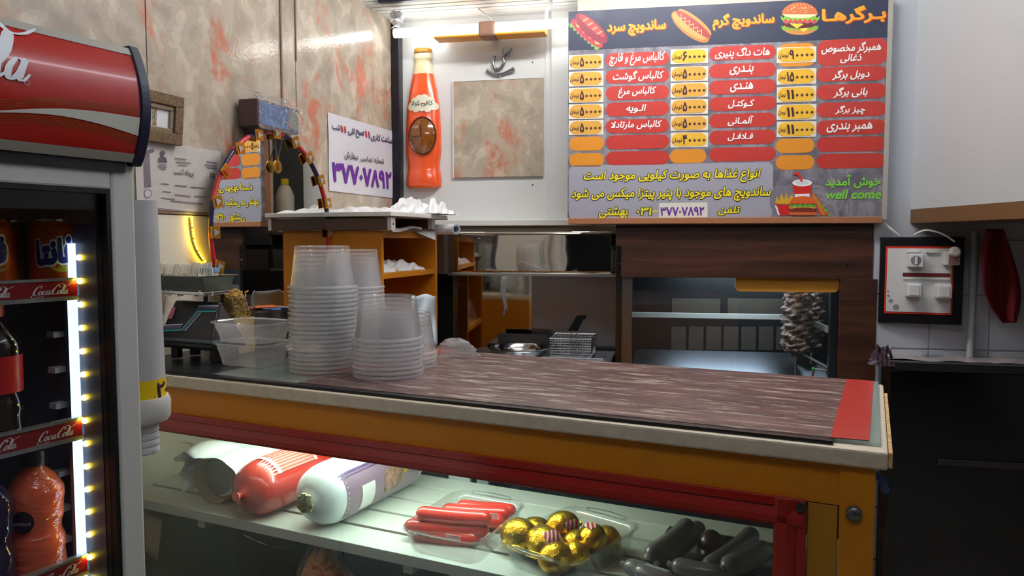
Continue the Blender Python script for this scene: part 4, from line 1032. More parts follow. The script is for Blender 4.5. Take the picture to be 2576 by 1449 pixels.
build(MB().box(MN, c0_ - .02, c0_, .55, vz0 + .12, DD, -.03), 'side_wall', mat('case_side_steel', (90, 94, 98), .25, metal=1), dc)
build(MB().box(MN, c0_, c1_, .8, vz0 + .05, -.075, -.055), 'front_post', mat('case_post', (150, 156, 160), .3, metal=1), dc, bevel=.002)
q0, q1 = MN.st(2088, 800, -.05)[0], MN.st(2112, 800, -.05)[0]
build(MB().box(MN, q0, q1, .8, vz0 + .05, -.075, -.055), 'front_post', mat('case_post_blue', (120, 134, 150), .25, metal=1), dc, bevel=.002)
build(MB().box(MN, q1, q1 + .02, .55, vz0 + .12, DD, -.05), 'side_wall', INT, dc)
build(MB().box(MN, c0_, q1, .55, vz0 + .12, DD - .02, DD), 'back_wall', INT, dc)
build(MB().box(MN, c0_ - .02, q1 + .02, vz0 + .10, vz0 + .12, DD, -.055), 'roof', INT, dc)
# flat grey-brown panels on the back wall imitate reflections in the case glass
pm = mat('case_reflection', (92, 86, 76), .35)
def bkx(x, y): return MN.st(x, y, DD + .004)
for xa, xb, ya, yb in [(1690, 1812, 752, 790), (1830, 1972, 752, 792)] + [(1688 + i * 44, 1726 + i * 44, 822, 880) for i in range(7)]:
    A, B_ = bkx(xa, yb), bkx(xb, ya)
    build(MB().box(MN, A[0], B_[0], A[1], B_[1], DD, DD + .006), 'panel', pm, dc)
# steel tray sloping at the bottom of the case
zt1 = MN.st(1850, 884, -.30)[1]; zt0 = MN.st(1850, 975, -.08)[1]
sA, sB = MN.st(1600, 884, -.30)[0], MN.st(2095, 884, -.30)[0]
mb = MB(); mb.prism([MN.p(sA, zt1, -.30), MN.p(sB, zt1, -.30), MN.p(q1 - .002, zt0 - .1, -.056), MN.p(c0_ + .002, zt0 - .1, -.056)], (0, 0, -.004))
build(mb, 'drip_tray', mat('tray_steel', (150, 156, 162), .28, metal=1), dc)
# shelf rail
zr = MN.st(1850, 796, -.27)[1]; ra = MN.st(1588, 792, -.27)[0]; rb = MN.st(2092, 800, -.27)[0]
build(MB().box(MN, ra, rb, zr - .011, zr + .011, -.285, -.265), 'rail', mat('rail_white', (214, 224, 218), .4), dc, bevel=.002)
mb = MB(); A = MN.px(2030, 800, -.26); B_ = MN.px(2092, 826, -.08)
mb.prism([A, B_, B_ - np.array((0, 0, .024)), A - np.array((0, 0, .024))], MN.u * .008); build(mb, 'rail_return', MATS['rail_white'], dc)
build(MB().box(MN, c1_ - .005, q0 + .005, .85, vz0 + .02, -.068, -.064), 'pane', film('case_glass', (220, 235, 235), clear=.9, milky=.015, rough=.03), dc)
CASEL = lamp_mat('case_lamp', (214, 236, 255), 34.0)
cl_ = thing('case_lamp', 'cool white tube hidden behind the doner case valance', 'lamp', MN.p(.6, vz0 + .06, -.15))
build(MB().tube([MN.p(.45, vz0 + .06, -.15), MN.p(1.0, vz0 + .06, -.15)], .012, 10), 'tube', CASEL, cl_, smooth=60)
for s in (.44, 1.0): build(MB().box(MN, s, s + .012, vz0 + .045, vz0 + .10, -.165, -.135), 'lamp_holder', WHITE, cl_)
# orange board under the valance
o0, o1 = MN.st(1850, 720, -.055)[0], MN.st(2110, 720, -.055)[0]; oz = MN.st(1980, 734, -.055)[1]
mb = MB(); mb.prism([MN.p(s, z, -.052) for s, z in rrect(o0, o1, oz, vz0 + .06, .018, 4)], -MN.n * .006)
build(mb, 'orange_flap', mat('flap_orange', (206, 144, 50), .4), label='orange plastic flap with rounded corners below the walnut valance', cat='flap')
# stacked meat on spits
MEAT = bpy.data.materials.new('doner_meat'); MEAT.use_nodes = True; nt = MEAT.node_tree
n = noise_node(nt, 26, 4, .6, 1.2, (1, 1, 1.2)); nt.links.new(ramp(nt, n.outputs[0], [(.36, (58, 36, 30)), (.48, (98, 68, 56)), (.54, (150, 124, 106)), (.63, (212, 202, 188))]), nt.nodes['Principled BSDF'].inputs['Base Color'])
nt.nodes['Principled BSDF'].inputs['Roughness'].default_value = .35
for nm, xc, w_, d, ya, yb, lab in (('a', 2002, 34, -.17, 690, 893, 'front meat stack on the doner spit behind the glass'), ('b', 2042, 27, -.26, 690, 885, 'rear darker meat stack on the doner spit behind the glass')):
    A = MN.px(xc, yb, d); z1_ = MN.px(xc, ya, d)[2]; k = abs(MN.st(xc + 1, 800, d)[0] - MN.st(xc, 800, d)[0])
    th = thing('doner_spit', lab, 'meat', A)
    rnd = random.Random(xc); H_ = z1_ - A[2]
    def lump(u, v):
        t = 2 * math.pi * u; z = A[2] + .010 + H_ * v; q = math.sin(t * 3 + z * 140 + xc) * .10 + math.sin(t * 5 - z * 210) * .08 + math.sin(z * 330 + math.sin(t * 2) * 2) * .09 + math.sin(t * 9 + z * 90) * .05
        r = w_ * k * ((1.04 if v < .55 else .93) + q) * min(1, .5 + v * 14)
        return np.array((A[0] + r * math.cos(t), A[1] + r * math.sin(t), z))
    build(MB().grid(lump, 36, 60), 'meat_stack', MEAT, th, smooth=180)
    build(MB().tube([(A[0], A[1], A[2] - .12), (A[0], A[1], z1_ + .1)], .005, 8), 'skewer', CHROME, th)
    build(MB().lathe((A[0], A[1], A[2]), [(0, 0), (.022, 0), (.03, .012), (0, .012)], 14), 'base_plate', DARK, th, smooth=40)
# steel arm and green handled tongs in the case
A, B_ = MN.px(2016, 888, -.16), MN.px(2108, 940, -.08)
build(MB().tube([A, B_], .006, 8), 'spit_arm', STEEL, label='grey steel arm slanting from the spit down to the right', cat='arm')
tg = thing('tongs', 'steel scraper with bright green tips leaning in the doner case', 'tongs', MN.px(2060, 962, -.09))
tp0 = MN.px(2046, 928, -.085); tp1 = MN.px(2078, 930, -.085)
build(MB().tube([tp0, MN.px(2040, 964, -.085)], .005, 6), 'blade', STEEL, tg)
build(MB().tube([tp1, MN.px(2088, 964, -.085)], .006, 6), 'blade', STEEL, tg)
build(MB().tube([tp0, tp1], .003, 6), 'bridge', CHROME, tg)
build(MB().ball(tp0, .007, 8, 6), 'tip', mat('green_tip', (70, 190, 70), .4), tg)

# ------------------------------------------------------------------ right side: closet, socket board, pipe, cloth
XR = 1.45; yA = XR / ((2275 - CX) / FPX) 
def onX(x, y): d = ray(x, y); t = XR / d[0]; return CAMP + d * t
q = onX(2276, 528); zc0 = q[2]; zc1 = onX(2276, 562)[2]; ycl = q[1]
cb_ = thing('wall_closet', 'pale grey overhead closet with brown lower edge on the right', 'closet', (XR + .3, 1.9, zc1))
build(MB().box(None, XR, XR + .6, zc0, 2.715, .9, ycl), 'body', mat('closet_white', (192, 196, 202), .35), cb_)
build(MB().box(None, XR - .001, XR + .6, zc1, zc0, .9, ycl + .0), 'lower_edge', mat('closet_brown', (110, 78, 48), .5), cb_)
z2 = onX(2276, 565)[2]
xs = ((2241 - CX) / FPX) * ycl
build(MB().box(None, xs + .012, XR - .002, zc1 - .012, 2.715, ycl - .004, ycl + .012), 'end_stile', mat('stile_blue_grey', (170, 184, 196), .35), cb_, bevel=.001)
# socket board
SB = PL(MN.px(2315, 700, -.0)[:2], 20)
b0_, b1_ = SB.st(2212, 700)[0], SB.st(2424, 700)[0]; sz1_, sz0_ = SB.st(2320, 596)[1], SB.st(2310, 815)[1]
sb = thing('socket_board', 'black framed board with white sockets and switches on the right wall', 'socket board', SB.p((b0_ + b1_) / 2, sz0_, 0))
build(MB().box(SB, b0_, b1_, sz0_, sz1_, -.02, 0), 'frame', BLACK, sb, bevel=.002)
r0, r1 = SB.st(2226, 700)[0], SB.st(2398, 700)[0]; rz1, rz0 = SB.st(2310, 620)[1], SB.st(2310, 790)[1]
build(MB().box(SB, r0, r1, rz0, rz1, 0, .0015), 'red_border', mat('print_red', (206, 52, 30), .4), sb)
build(MB().box(SB, r0 + .006, r1 - .006, rz0 + .007, rz1 - .007, .0015, .003), 'white_field', mat('board_white', (214, 214, 216), .4), sb)
SW = mat('socket_white', (222, 222, 220), .35)
for x, y, kd_ in ((2303, 655, 's'), (2394, 650, 'p'), (2298, 730, 'w'), (2374, 733, 'w')):
    s, z = SB.st(x, y, .03); bz_ = .036
    o = build(MB().box(SB, s - bz_ * .66, s + bz_ * .66, z - bz_ * .66, z + bz_ * .66, .003, .045), 'socket' if kd_ != 'w' else 'switch', SW, sb, bevel=.003)
    if kd_ == 's':
        build(MB().lathe(SB.p(s, z, .0455), [(.017, 0), (.015, .0005), (0, .0005)], 18, SB.n), 'socket_well', mat('well_grey', (120, 120, 124), .5), o)
        build(MB().box(SB, s - .004, s + .004, z - .014, z + .014, .046, .050), 'earth_clip', SW, o)
    elif kd_ == 'w': build(MB().box(SB, s - bz_ * .45, s + bz_ * .45, z - bz_ * .5, z + bz_ * .5, .045, .048), 'rocker', SW, o, bevel=.001)
    else:
        build(MB().box(SB, s - .012, s + .02, z - .02, z + .012, .045, .05), 'window', mat('window_rose', (140, 106, 104), .3), o)
        build(MB().lathe(SB.p(s + .006, z + .024, .04), [(.018, 0), (.018, .02), (.012, .03), (0, .03)], 14, SB.n), 'plug', SW, o, smooth=40)
for x, y, w_ in ((2297, 632, 30), (2345, 633, 22)):
    s, z = SB.st(x, y, .006); build(MB().box(SB, s - .02, s + .02, z - .004, z + .004, .003, .012), 'terminal', SW, sb)
for i, (x, y, w_) in enumerate(((2330, 684, 60), (2330, 692, 60), (2330, 700, 60))):
    s, z = SB.st(x, y, .006); build(MB().box(SB, s - .075, s + .075, z - .004, z + .004, .003, .010), 'bus_strip', SW if i != 1 else mat('strip_maroon', (120, 24, 30), .4), sb)
for x, y, r in ((2234, 733, .004), (2235, 744, .005), (2241, 757, .0075), (2254, 773, .011)):
    build(MB().lathe(SB.px(x, y, .003), [(r, 0), (r, .0004), (0, .0004)], 18, SB.n), 'dot', mat('dot_grey', (140, 140, 142), .5), sb)
build(MB().tube(crom([SB.px(2402, 608, .06), SB.px(2370, 588, .06), SB.px(2330, 579, .03), SB.px(2300, 590, -.012)], 6), .0035, 6), 'cable', wm, label='white cable arching from the plug behind the socket board', cat='cable', smooth=60)
build(MB().tube(crom([MN.px(2226, 562, -.02), MN.px(2244, 578, -.01), MN.px(2262, 592, -.01)], 5), .004, 6), 'cable', wm, label='short white cable at the lower right corner of the menu', cat='cable', smooth=60)
x_, _z = MN.st(2448, 700, -.01); build(MB().tube([MN.p(x_, .9, -.012), MN.p(x_, zc1 - .03, -.012)], .012, 12), 'wall_pipe', mat('pipe_grey', (176, 184, 184), .4), smooth=60, label='pale vertical pipe on the wall right of the socket board', cat='pipe')
# red cloth hanging from a hook
mb = MB()
def cloth(u, v):
    wl_ = [2482, 2472, 2470, 2471, 2476, 2492, 2522]; wr_ = [2524, 2538, 2550, 2562, 2568, 2566, 2556]
    k = v * 6; i = min(int(k), 5); t = k - i; a = wl_[i] * (1 - t) + wl_[i + 1] * t; b = wr_[i] * (1 - t) + wr_[i + 1] * t
    return MN.px(a + (b - a) * u, 576 + 236 * v, .05 + .025 * math.sin(u * 8 + v * 2) + .02 * math.sin(u * 3 + v * 5))
mb.grid(cloth, 18, 20); build(mb, 'red_cloth', mat('cloth_red', (120, 14, 24), .8), smooth=60, solid=.003, label='dark red cloth hanging on the wall at the far right', cat='cloth')

# ------------------------------------------------------------------ dark appliance with marble wrapped top at the right
AZ = .98
aL = onz(2240, 906, AZ); AP = PL(aL[:2], 12)
ap = thing('dark_appliance', 'black glass-fronted appliance with marble film on top at the right', 'appliance', AP.p(.4, 0, -.2))
BG = mat('black_gloss_glass', (10, 11, 12), .08, coat=.4)
build(MB().box(AP, 0, .8, .02, AZ - .035, -.42, 0), 'body', BG, ap, bevel=.003)
build(MB().box(AP, -.004, .8, AZ - .008, AZ, -.42, .004), 'top_trim', STEEL, ap, bevel=.002)
build(MB().box(AP, -.002, .8, AZ - .035, AZ - .008, -.42, .002), 'top_frame', mat('appliance_grey', (60, 58, 60), .3, metal=.6), ap)
mb = MB(); mb.grid(lambda u, v: AP.p(-.006 + .81 * u, AZ + .003 + .003 * math.sin(u * 31 + v * 6) + .003 * math.sin(v * 15 + u * 5), -.42 + .424 * v), 30, 12)
build(mb, 'marble_film', mat('film_marble_grey', (170, 160, 160), .25, coat=.5, noise=.3, nscale=9), ap, smooth=60)
build(MB().box(AP, .16, .8, .62, .64, .001, .010), 'door_handle', mat('handle_dark', (44, 40, 40), .3), ap)
build(crumple(AP, -.055, .012, -.05, .004, AZ - .02, .085, 21, 12, 10), 'bag_knot', mat('bag_dark_plum', (70, 56, 66), .35), smooth=30, label='dark twisted bag end with red bit on the appliance corner', cat='bag')
build(MB().tube(crom([CF.px(2197, 1190, -.05), CF.px(2218, 1208, -.06), CF.px(2228, 1236, -.08)], 5), .006, 8), 'blue_hose', mat('hose_blue', (30, 60, 120), .4), smooth=60, label='blue hose looping behind the right end of the counter', cat='hose')
# ------------------------------------------------------------------ serving counter
CT = 1.08; SLB = 1.052
CL = -1.83                     # left end, at the left wall
DEP = -.60
ctr = thing('serving_counter', 'orange display counter with cream stone top and red framed window', 'counter', CF.p(CL / 2, 0, DEP / 2))
build(MB().box(CF, CL, 0, SLB, CT, DEP, 0), 'stone_top', CREAM, ctr, bevel=.004)
build(MB().box(CF, .0005, .006, SLB + .004, CT - .001, DEP + .1, -.004), 'raw_edge', mat('raw_wood_edge', (196, 158, 104), .8, noise=.3, nscale=70), ctr)
ZR1, ZR0 = .988, .940
build(MB().box(CF, CL, -.018, ZR1 - .003, SLB, -.032, -.014), 'fascia', ORANGE, ctr, bevel=.001)
build(MB().box(CF, -.066, -.016, 0, SLB, -.034, -.010), 'end_board', ORANGE, ctr, bevel=.001)
build(MB().box(CF, -.112, -.068, 0, .9835, -.034, -.015), 'side_board', mat('ochre_board', (178, 122, 28), .45), ctr, bevel=.001)
build(MB().box(CF, -.034, -.016, 0, SLB, DEP, -.034), 'end_panel', mat('end_panel_white', (196, 198, 204), .4), ctr)
bo = CF.px(2148, 1291, -.010); build(MB().lathe(bo, [(.012, 0), (.0115, .006), (.008, .009), (0, .010)], 20, CF.n), 'bolt_cap', mat('bolt_grey', (120, 122, 120), .3, metal=.8), ctr, smooth=50)
# red window frame
def redbar(mb, s0, s1, z0, z1):
    return mb.box(CF, s0, s1, z0, z1, -.03, -.004)
mb = MB(); a0, a1 = CL, -.118
prof = [(ZR1, -.014), (ZR1, -.006), (ZR1 - .013, -.004), (ZR1 - .015, -.008), (ZR1 - .030, -.001), (ZR0 + .008, -.001), (ZR0 + .001, -.006), (ZR0, -.03), (ZR1, -.03)]
mb.prism([CF.p(a1, z, d) for z, d in prof], CF.u * (a0 - a1)); build(mb, 'top_rail', RED, ctr, bevel=.0008)
mb = MB(); v1_, v0_ = -.1135, -.1625
prof = [(v1_, -.014), (v1_, -.006), (v1_ - .013, -.004), (v1_ - .015, -.008), (v1_ - .028, -.001), (v0_ + .006, -.001), (v0_, -.006), (v0_, -.03), (v1_, -.03)]
mb.prism([CF.p(s, ZR1 - .001, d) for s, d in prof], (0, 0, -.70)); build(mb, 'stile', RED, ctr, bevel=.0008)
build(MB().lathe(CF.px(2015, 1276, -.004), [(.009, 0), (.008, .003), (.004, .003), (.003, .0015), (0, .0015)], 16, CF.n), 'corner_screw', mat('screw_grey', (110, 100, 98), .3, metal=.9), ctr, smooth=40)
build(MB().box(CF, CL, -.118, .27, .31, -.03, -.004), 'bottom_rail', RED, ctr, bevel=.002)
build(MB().box(CF, CL, -.14, ZR0 - .004, ZR0 + .002, -.034, -.026), 'glass_seal', mat('seal_pale', (188, 204, 196), .4), ctr)
build(MB().box(CF, CL, -.12, .29, ZR0 + .02, -.024, -.020), 'window_pane', film('counter_glass', (206, 224, 222), clear=.93, milky=.02, rough=.02), ctr)
build(MB().box(CF, CL, -.034, 0, .28, -.034, -.016), 'plinth', ORANGE, ctr)
build(MB().box(CF, CL, CL + .015, 0, SLB, DEP, -.034), 'end_panel', MATS['end_panel_white'], ctr)
# back of the case: dark glass doors with a white stile
BD = DEP + .03
BKG = mat('dark_back_glass', (20, 24, 34), .1, coat=.3)
build(MB().box(CF, CL + .015, -.034, .29, SLB, DEP, BD - .006), 'back_door', BKG, ctr)
build(MB().box(CF, CL + .015, -.034, .45, SLB - .002, DEP - .012, DEP - .001), 'rear_panel', ORANGE, ctr)
w0_, w1_ = CF.st(1130, 1225, BD)[0], CF.st(1183, 1225, BD)[0]
build(MB().box(CF, w0_, w1_, .29, SLB, BD - .006, BD + .004), 'back_stile', mat('stile_white', (206, 214, 214), .4), ctr, bevel=.001)
w2, w3 = CF.st(1200, 1225, BD)[0], CF.st(1228, 1225, BD)[0]
build(MB().box(CF, w2, w3, .29, SLB, BD - .006, BD + .002), 'back_stile', mat('stile_grey', (140, 150, 150), .4), ctr)
build(MB().box(CF, CL + .015, -.034, .27, .29, BD, -.034), 'case_floor', mat('case_floor_dark', (44, 46, 48), .5), ctr)
# slatted shelf
SZ = .745
def zd(x, y, z=SZ): s, _, d = CF.sz(onz(x, y, z)); return s, d
f_ = zd(1000, 1391)[1]; g1 = zd(940, 1328)[1]; g2_ = zd(985, 1290)[1]
f_ = min(f_, -.036)
wd_ = (f_ - g1)
SLAT = mat('shelf_slat', (206, 208, 198), .45)
dd = f_; slats = []
gaps = [g1, g2_]
edges = [f_, g1 + .006, g1 - .006, g2_ + .006, g2_ - .006, g2_ - .006 - (g1 - g2_ - .012), ]
x = edges[-1] - .012; last = BD + .012
while x - (g1 - g2_ - .012) > last: edges += [x, x - (g1 - g2_ - .012)]; x = edges[-1] - .012
for i in range(0, len(edges) - 1, 2):
    build(MB().box(CF, CL + .016, -.036, SZ - .024, SZ, edges[i + 1], edges[i]), 'shelf_slat', SLAT, ctr, bevel=.0015)
for s in (-1.5, -.9, -.3): build(MB().box(CF, s - .012, s + .012, SZ - .05, SZ - .024, BD + .01, f_ - .02), 'shelf_batten', SLAT, ctr)
# wood-print sheet with red tape and the glass plate on the top
def tz(x, y): s, _, d = CF.sz(onz(x, y, CT)); return s, d
TOPW = wood_mat('plum_wood_print', (66, 44, 44), (98, 70, 68), (124, 96, 92), (.3, 1, 1), .4, 14, .3, light=(214, 200, 190))
nt = TOPW.node_tree
for nd_ in nt.nodes:
    if nd_.type == 'MAPPING': nd_.vector_type = 'TEXTURE'; nd_.inputs['Rotation'].default_value = (0, 0, math.radians(-25.4)); nd_.inputs['Scale'].default_value = (2.8, .5, 1)
E1 = .0008
tpr = [tz(2088, 1112), tz(2186, 1120), tz(2198, 967), tz(2130, 962)]
tpl = [tz(775, 955), tz(905, 939), tz(1150, 888), tz(1100, 884)]
band0, band1 = -.012, -.032
lefts = tz(880, 945)[0]
build(MB().box(CF, CL + .02, tpr[0][0] + .005, CT, CT + .0064, band1, band0), 'black_edge', BLACK, ctr)
mb = MB(); pts = [(tpl[0][0] + .03, band1), ((tpr[0][0] + tpr[1][0]) / 2, band1 - .001), ((tpr[2][0] + tpr[3][0]) / 2, DEP + .006), (tpl[3][0] + .02, DEP + .006)]
mb.prism([CF.p(s, CT + .0066, d) for s, d in pts], (0, 0, E1)); sh_ = build(mb, 'wood_print_sheet', TOPW, ctr)
TAPE = mat('red_tape', (190, 48, 40), .3, coat=.3)
for q in (tpr, tpl):
    dsts = [(s, min(max(d, DEP + .004), -.014)) for s, d in q]
    build(MB().prism([CF.p(s, CT + .0068 + E1 * .8, d) for s, d in dsts], (0, 0, .0006)), 'red_tape', TAPE, ctr)
build(MB().box(CF, -1.42, -.010, CT + .0004, CT + .0064, DEP + .005, band1 + .001), 'glass_plate', film('plate_glass', (206, 222, 216), clear=.95, milky=.65, rough=.06), ctr, bevel=.001)
GT = CT + .0082
# cool lamp inside the case
CLP = lamp_mat('display_lamp', (206, 246, 240), 40.0)
dl = thing('display_lamp', 'cool white tube under the counter top inside the display window', 'lamp', CF.p(-1.0, .985, -.14))
build(MB().tube([CF.p(-1.40, 1.005, -.14), CF.p(-.62, 1.005, -.14)], .011, 10), 'tube', CLP, dl, smooth=60)
for s in (-1.41, -.615): build(MB().box(CF, s - .008, s + .008, .985, SLB, -.155, -.125), 'lamp_holder', WHITE, dl)

# ------------------------------------------------------------------ food on the shelf
def sausage(P0, P1, r, name='sausage', tips=True, bend=0.0, n=16, m=14):
    """rounded roll from P0 to P1 with closed ends"""
    A, B = np.array(P0), np.array(P1); L = np.linalg.norm(B - A); t = (B - A) / L; up = np.array((0, 0, 1.)); sd = np.cross(t, up); sd /= np.linalg.norm(sd)
    pts = []; rr = []
    for i in range(m + 1):
        u = i / m; x = r * (1 - math.cos(math.pi * min(1, u * 3))) / 2 if u < 1 / 3 else None
        pts.append(u)
    us = [0, .01, .03, .06, .1, .16, .3, .5, .7, .84, .9, .94, .97, .99, 1]
    e = min(.35, 1.1 * r / L)
    P = []; R = []
    for u in us:
        k = min(u, 1 - u) / e; k = min(1, k); P.append(A + (B - A) * u + sd * bend * math.sin(math.pi * u)); R.append(max(.004, r * math.sqrt(max(0, 1 - (1 - k) ** 2))))
    mb = MB(); mb.tube(P, R, n); return mb
SE = CF.u * 0 - CF.n              # into the case
def on_shelf(x, y): p = onz(x, y, SZ); return p
# wrapped loaf roll in a white bag
p_ = on_shelf(520, 1274); RR = .060
base = np.array((p_[0], p_[1], SZ)) + SE * .02
lf = thing('wrapped_loaf', 'tan roll loosely wrapped in crumpled white and clear plastic, leftmost on the display shelf', 'wrapped roll', base)
cA = base + np.array((0, 0, RR + .002)); cB = cA + SE * .36
build(MB().tube([cA, cB], RR, 28, cap=False), 'paper_roll', mat('tan_paper', (176, 150, 118), .6), lf, smooth=60, solid=.003)
build(MB().lathe(cA + SE * .03, [(0, 0), (RR * .98, 0)], 28, SE, cap=False), 'roll_face', mat('grey_tan', (138, 128, 122), .5), lf)
mb = MB()
def bag(u, v):
    t = math.radians(-20 + 226 * u); q = RR * 1.06 + .012 * abs(math.sin(u * 13 + v * 5)) + .008 * math.sin(v * 17 + u * 9) + .016 * (1 - v) * abs(math.sin(u * 8))
    c = cA + (cB - cA) * (v * 1.0 + .06 * math.sin(u * 9) - .10)
    return c + CF.u * (q * math.cos(t)) + np.array((0, 0, max(q * math.sin(t), -RR)))
mb.grid(bag, 40, 24); film('white_bag_film', (240, 246, 246), clear=.95, milky=.86, rough=.12); build(mb, 'bag', mat('bag_white_gloss', (236, 242, 242), .3, coat=.4), lf, smooth=30, solid=.001)
mb = MB(); e0 = cA - CF.u * (RR + .004) + np.array((0, 0, .02))
mb.grid(lambda u, v: e0 + CF.u * .012 - CF.u * (.05 * u) + np.array((0, 0, .06 * (v - .4) * (.6 + .6 * u) + .02 * u)) + SE * (.03 * math.sin(u * 7 + v * 9)), 8, 8)
build(mb, 'bag_ear', MATS['white_bag_film'], lf, smooth=30)
# two big rolls
def big_roll(xp, yp, r, L, name, lab, caps, m_body, builder):
    p = on_shelf(xp, yp); b = np.array((p[0], p[1], SZ)) - SE * .05
    t = thing(name, lab, 'sausage', b); A = b + np.array((0, 0, r + .001))
    prof = [(.006, -.012), (.010, -.004), (r * .45, .004), (r * .72, .016), (r * .9, .034), (r * .98, .056), (r, .08), (r, L - .06), (r * .8, L - .02), (.02, L)]
    mb = MB(); mb.lathe(A, [(a, h) for a, h in prof], 36, SE); build(mb, 'casing', m_body, t, smooth=60)
    builder(t, A, r, L); return t
def rmap(A, r, e):
    # angle (0 = top, positive to the right) and distance along the roll, on the casing
    def f(ang, h):
        k = h / .08; rr = r if k >= 1 else r * (1 - (1 - k) ** 2.4 * .55)
        return A + SE * h + CF.u * ((rr + e) * math.sin(ang)) + np.array((0, 0, (rr + e) * math.cos(ang)))
    return f
def band(mb, f, a0, a1, h0, h1, na=10, nh=6): return mb.grid(lambda u, v: f(a0 + (a1 - a0) * u, h0 + (h1 - h0) * v), na, nh)
REDC = mat('red_casing', (196, 44, 30), .22, coat=.5)
def deco_red(t, A, r, L):
    f = rmap(A, r, .0012); f2 = rmap(A, r, .0022)
    mb = MB(); band(mb, f, -.55, .95, .075, .19, 14, 6); build(mb, 'pink_label', mat('label_pink', (222, 108, 92), .3, coat=.3), t, smooth=60)
    mb = MB()
    for i in range(12): a_ = -.5 + 1.4 * i / 11; band(mb, f2, a_, a_ + .05, .02 if i > 4 else .08, .185, 2, 8)
    build(mb, 'stripe', mat('stripe_pale', (232, 150, 136), .35), t, smooth=60)
    mb = MB(); band(mb, f2, -.55, .97, .062, .074, 14, 2); band(mb, f2, -.55, .97, .19, .2, 14, 2); build(mb, 'label_edge', mat('edge_pale', (236, 190, 180), .35), t, smooth=60)
    mb = MB(); band(mb, f2, -.6, .9, .22, .33, 14, 6); lb2 = build(mb, 'front_label', mat('label_rose', (214, 120, 120), .3), t, smooth=60)
    f3 = rmap(A, r, .0034); mb = MB(); band(mb, f3, -.3, .2, .235, .3, 8, 4); build(mb, 'picture', mat('label_pic', (150, 130, 90), .4, noise=.8, nscale=60), lb2, smooth=60)
    mb = MB(); band(mb, f3, .25, .75, .24, .31, 8, 4); build(mb, 'logo', mat('label_logo', (90, 40, 60), .4, noise=.9, nscale=50), lb2, smooth=60)
    mb = MB(); mb.lathe(A, [(0, -.022), (.012, -.02), (.005, -.008), (.009, .0)], 9, SE); build(mb, 'clip_end', mat('clip_pink', (226, 130, 120), .3), t, smooth=40)
big_roll(650, 1297, .066, .40, 'red_sausage', 'thick red mortadella roll with pink striped label beside the white bag', True, REDC, deco_red)
def deco_white(t, A, r, L):
    f = rmap(A, r, .0012); f2 = rmap(A, r, .0022)
    mb = MB(); band(mb, f, .75, 2.35, .05, L - .07, 16, 14); build(mb, 'mauve_band', mat('band_mauve', (138, 110, 130), .3, coat=.3), t, smooth=60)
    mb = MB(); band(mb, f2, .72, .80, .03, L - .07, 2, 14); band(mb, f2, .86, .90, .03, L - .07, 2, 14); build(mb, 'pin_stripe', mat('stripe_plum', (92, 66, 110), .35), t, smooth=60)
    mb = MB(); band(mb, f2, 1.35, 2.2, .10, .15, 8, 4); build(mb, 'blank_label', mat('label_white', (222, 224, 222), .35), t, smooth=60)
    mb = MB(); band(mb, f2, 1.2, 2.0, .19, .27, 8, 4); build(mb, 'picture', mat('meat_pic', (150, 110, 90), .4, noise=.7, nscale=60), t, smooth=60)
    mb = MB(); band(mb, f2, .95, 1.6, .265, .29, 8, 3); build(mb, 'logo', mat('logo_gold', (170, 150, 50), .4, noise=.9, nscale=90), t, smooth=60)
    mb = MB()
    for k in range(7):
        a_ = k * .9; mb.ball(A - SE * .012 + CF.u * (.012 * math.cos(a_)) + np.array((0, 0, .012 * math.sin(a_))), .011, 7, 5, (1, .6, 1.1))
    build(mb, 'twisted_end', mat('twist_mix', (150, 140, 96), .3, noise=.8, nscale=120, metal=.3), t, smooth=30)
big_roll(815, 1322, .071, .42, 'white_sausage', 'thick white sausage roll with mauve printed side and twisted foil end', True, mat('white_casing', (214, 224, 228), .25, coat=.4), deco_white)
# glass dishes
DG = film('dish_glass', (214, 236, 234), clear=.92, milky=.02, rough=.02, fres=1.6)
def dish(rimpx, zr, lab, name='glass_dish'):
    R4 = [onz(x, y, SZ + zr) for x, y in rimpx]   # front-left, back-left, back-right, front-right
    c = sum(R4) / 4; t = thing(name, lab, 'dish', (c[0], c[1], SZ))
    e1 = ((R4[3] - R4[0]) + (R4[2] - R4[1])) / 4; e2 = ((R4[1] - R4[0]) + (R4[2] - R4[3])) / 4
    def lp(k, z, rr=.28):
        o = []
        for q in rrect(-1, 1, -1, 1, rr, 4): o.append(c * (1, 1, 0) + e1 * q[0] * k + e2 * q[1] * k + np.array((0, 0, z)))
        return o
    mb = MB(); L = [lp(.70, SZ + .004), lp(.80, SZ + .002, .3), lp(.86, SZ + .010), lp(.93, SZ + zr * .7), lp(.97, SZ + zr), lp(1.03, SZ + zr + .003), lp(1.04, SZ + zr - .002), lp(.98, SZ + zr - .004), lp(.95, SZ + zr * .66), lp(.89, SZ + .008)]
    n = len(L[0]); vs = [p for l in L for p in l]; fs = [(j * n + i, j * n + (i + 1) % n, (j + 1) * n + (i + 1) % n, (j + 1) * n + i) for j in range(len(L) - 1) for i in range(n)] + [tuple(range(n))]
    mb.add(vs, fs); build(mb, 'bowl', DG, t, smooth=60)
    for sg in (-1, 1):
        mb = MB(); mb.grid(lambda u, v: c * (1, 1, 0) + e1 * ((u - .5) * 1.1) + e2 * sg * (1.0 + .13 * v * math.sin(math.pi * (.15 + .7 * u))) + np.array((0, 0, SZ + zr + .002)), 8, 3)
        build(mb, 'handle', DG, t, smooth=60, solid=.005)
    return t, c, e1, e2
ZD = .058
dish([(1000, 1330), (1150, 1235), (1322, 1266), (1206, 1372)], ZD, 'clear glass dish holding red hot dog sausages')
dish([(1246, 1362), (1440, 1272), (1612, 1322), (1444, 1424)], ZD, 'clear glass dish holding gold foil eggs')
HDM = mat('hotdog_red', (206, 44, 34), .25, coat=.5)
